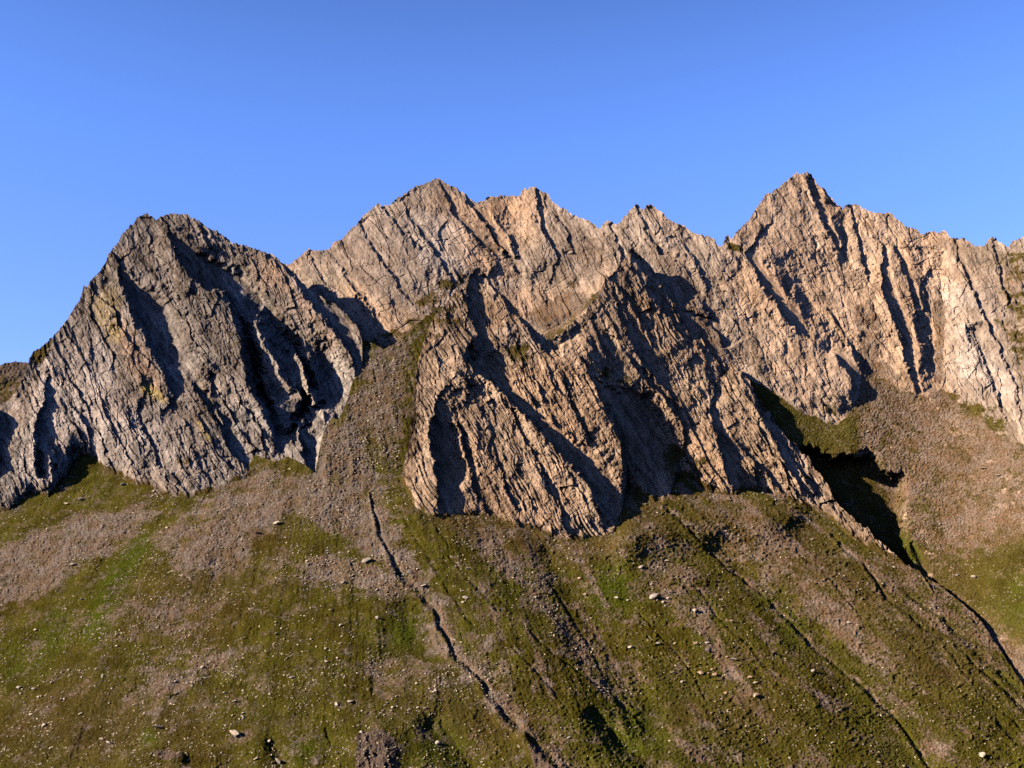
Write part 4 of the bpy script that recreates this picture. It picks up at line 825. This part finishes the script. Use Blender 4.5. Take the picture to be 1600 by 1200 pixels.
for b in [
 (370,1149,30,'pale','largest pale block near the bottom of the slope, standing alone on dark turf',.9),
 (114,883,15,'pale','boulder with a dark shadow at the lower edge of the left scree tongue',1.1),
 (128,781,13,'pale','white boulder on turf below the shadowed foot of the left rib',1.),
 (104,787,11,'pale','flat pale stone beside the white boulder below the left rib',.5),
 (193,758,13,'grey','grey brown boulder close under the left cliff foot, left of its twin',.9),
 (217,756,12,'grey','rounded grey boulder close under the left cliff foot, right of its twin',.9),
 (241,768,8,'pale','bright white stone touching the foot of the grey cliff',1.),
 (432,818,16,'pale','pale flat slab on turf between the two scree fans',.6), (405,834,15,'pale','long thin pale slab lying level below the middle scree fan',.35),
 (572,877,22,'grey','long flat grey slab at the upper edge of the grey rock patch',.45), (537,911,14,'grey','grey slab at the lower edge of the grey rock patch',.6),
 (641,895,17,'grey','broad grey block beside the runnel just below the scree chute',.7), (652,890,9,'pale','small pale block leaning beside the broad grey block at the runnel',1.),
 (661,916,15,'pale','long pale splinter lying right of the runnel',.35), (727,934,14,'pale','pale block with a dark cast shadow on the turf right of the runnel',.8),
 (723,941,8,'pale','small white stone just below the pale block right of the runnel',1.),
 (730,889,10,'pale','pale stone on the bright turf between two thin runnels',.8), (590,966,16,'grey','dark edged slab half buried in turf left of the runnel',.7),
 (517,954,13,'pale','thin white slab on open turf in the middle of the slope',.4), (547,1097,15,'pale','pale double block on smooth turf above the brown outcrop',.8), (526,1101,11,'pale','smaller pale block left of the pale double block',.9),
 (684,1161,13,'pale','pale upright stone on dark green turf right of the brown outcrop',1.3), (565,1145,11,'pale','white stone on top of the brown outcrop at the bottom',.8),
 (421,1158,11,'pale','pale stone just above the dark pit at the bottom',.9), (400,1186,10,'pale','small pale block below the largest block, near the dark pit',.7), (435,1190,16,'grey','grey rock standing in the dark pit at the bottom edge',1.4),
 (367,1097,14,'pale','pale slab directly above the largest pale block',.6), (380,1120,10,'pale','small bright slab between the largest block and the slab above it',.6), (351,1083,11,'pale','narrow bright slab upper left of the slab above the largest block',.5),
 (69,1133,12,'pale','white stone on dark brown turf near the lower left corner',1.), (31,1075,15,'grey','tilted grey boulder on green turf at the left edge',.9), (54,1077,13,'grey','second tilted grey boulder right of its neighbour at the left edge',.8),
 (247,1137,24,'grey','long layered slab pile above the lower left outcrop',.4), (172,1162,18,'grey','long dark backed slab left of the lower left outcrop',.45), (128,937,10,'grey','grey stone on green turf below the left scree tongue',.8),
 (160,1155,13,'pale','thin pale slab just above the long dark backed slab',.4), (48,1117,11,'pale','pale slab on dark turf above the lower left corner',.5), (125,1116,11,'pale','pale slab on brown turf right of the lower left corner',.6),
 (55,985,10,'pale','pale stone in the green patch at the left edge',.8), (456,1059,13,'grey','flat grey slab on the lower boulder band',.5),
 (906,905,12,'rusty','rusty boulder at the head of the green hollow',.9), (914,929,11,'rusty','pinkish boulder in the green hollow under the rusty one',.8), (964,935,12,'pale','bright pale boulder in the middle of the green hollow',.9),
 (961,926,8,'grey','small grey stone above the bright pale boulder of the green hollow',.9), (980,938,7,'pale','small bright stone right of the bright pale boulder in the green hollow',.7),
 (1020,933,20,'grey','large rounded grey boulder on the brown rib right of the green hollow',.8), (1037,942,11,'grey','grey boulder touching the large rounded one on the brown rib',1.), (1043,935,10,'pale','leaning pale slab next to the large rounded boulder',.5),
 (1086,955,17,'pale','bright jagged boulder below the stony brown rib',.9), (1001,887,13,'grey','dark boulder cluster stone at the top of the stony brown rib',.9), (1042,877,11,'grey','dark shaded boulder high on the stony brown rib',1.),
 (986,1012,13,'pale','pale round boulder alone on olive turf of the right slope',.8), (1028,1006,12,'grey','grey boulder with a pale neighbour on the right slope',.8), (1087,1006,12,'rusty','rusty shaded boulder left of a pale slab on the right slope',1.),
 (1104,1005,12,'pale','level pale slab right of the rusty shaded boulder',.4), (1105,1017,13,'grey','round grey boulder under the level pale slab',1.), (1095,1052,13,'rusty','upright pinkish boulder on the right slope below the round grey one',1.3),
 (1118,1054,12,'rusty','tilted pinkish boulder right of the upright one',1.1), (1066,1066,10,'grey','small round grey boulder on smooth olive turf',1.), (1052,1051,10,'pale','thin pale stone upper left of the small round grey boulder',.5),
 (1147,1031,17,'grey','overhanging dark boulder with black shadow on the right slope',.6), (1209,1022,14,'rusty','pink boulder left of the thin dark runnel',.9), (1172,1059,12,'rusty','upright tan boulder above a tan slab on the right slope',1.2),
 (1180,1067,10,'pale','tan slab under the upright tan boulder',.6), (1181,1087,17,'rusty','wide rusty boulder low on the right slope',.7), (1134,1083,10,'rusty','small rusty boulder left of the wide rusty one',.9),
 (1270,1049,15,'grey','long grey brown boulder with shadow beside the thin dark runnel',.7), (1534,1181,17,'pale','pale tilted slab near the lower right corner',.8), (1373,1192,10,'pale','pale stone at the bottom edge right of centre',.8),
 (1326,973,11,'pale','paired pale stone on the pink scree streak',.7), (1340,978,9,'rusty','rusty twin of the paired pale stone on the pink scree streak',.7), (1143,971,13,'rusty','rusty slab on the stony streak below the jagged boulder',.6),
 (1300,1161,9,'pale','small pale stone on turf above the bottom edge right of centre',.8), (888,1153,10,'pale','pale stone beside the lowest reach of the runnel',.7)]:
    boulder(b[0], b[1], b[2], b[3], b[4], 'single boulders on the slope', asp=b[5])
for b in [(1536,733,14,'rusty','largest boulder on the sunlit talus below the tan wall',.9), (1560,744,12,'pale','long pale slab right of the largest talus boulder',.35), (1522,903,16,'grey','flat dark boulder on turf at the foot of the sunlit talus',.6), (1495,899,9,'pale','small pale stone left of the flat dark talus boulder',.7),
          (1468,820,8,'grey','small dark boulder in the lower part of the sunlit talus',1.), (1434,675,7,'pale','white stone high on the sunlit talus',.8), (1356,675,7,'grey','dark stone beside the gully at the head of the talus',1.)]:
    boulder(b[0], b[1], b[2], b[3], b[4], 'single boulders on the sunlit talus', 'B', asp=b[5])
AREAS = [  # the rest, by where they lie: (box, number, sizes, tone, label, group)
 ((0,950,160,1190), 26, (6,10), 'pale', 'one of the small pale slabs on the turf along the left edge', 'small pale slabs along the left edge'),
 ((170,1010,380,1140), 34, (6,11), 'pale', 'one of the pale slabs of the boulder band above the lower left outcrop', 'pale slabs of the lower left boulder band'),
 ((380,950,560,1130), 30, (6,10), 'pale', 'one of the small pale slabs on the turf left of the runnel', 'small pale slabs left of the runnel'),
 ((545,1035,690,1110), 24, (6,11), 'pale', 'one of the pale slabs in the field close to the lower runnel', 'pale slabs close to the lower runnel'),
 ((455,870,635,930), 26, (6,10), 'grey', 'one of the grey slabs in the rock patch below the middle talus', 'grey slabs of the rock patch'),
 ((560,600,640,790), 26, (5,8), 'pale', 'one of the bright stones in the gully between the two rock masses', 'bright stones in the gully'),
 ((0,830,130,940), 14, (5,8), 'grey', 'one of the grey stones in the left scree tongue', 'grey stones of the left scree tongue'),
 ((930,860,1110,960), 20, (6,9), 'grey', 'one of the dark stones on the stony brown rib of the right slope', 'dark stones of the brown rib'),
 ((1000,980,1260,1110), 20, (6,9), 'rusty', 'one of the rusty stones scattered low on the right slope', 'rusty stones low on the right slope')]
rr = random.Random(11)
for (x0, y0, x1, y1), n, (s0, s1), tone, label, group in AREAS:
    cen = [(rr.uniform(x0, x1), rr.uniform(y0, y1)) for _ in range(max(3, n // 5))]
    for _ in range(n):
        cx, cy = rr.choice(cen)
        boulder(min(x1, max(x0, rr.gauss(cx, (x1 - x0) * .09))), min(y1, max(y0, rr.gauss(cy, (y1 - y0) * .09))), s0 + (s1 - s0) * rr.random() ** 2, tone, label, group)
print('T done', round(time.time() - T0, 1))
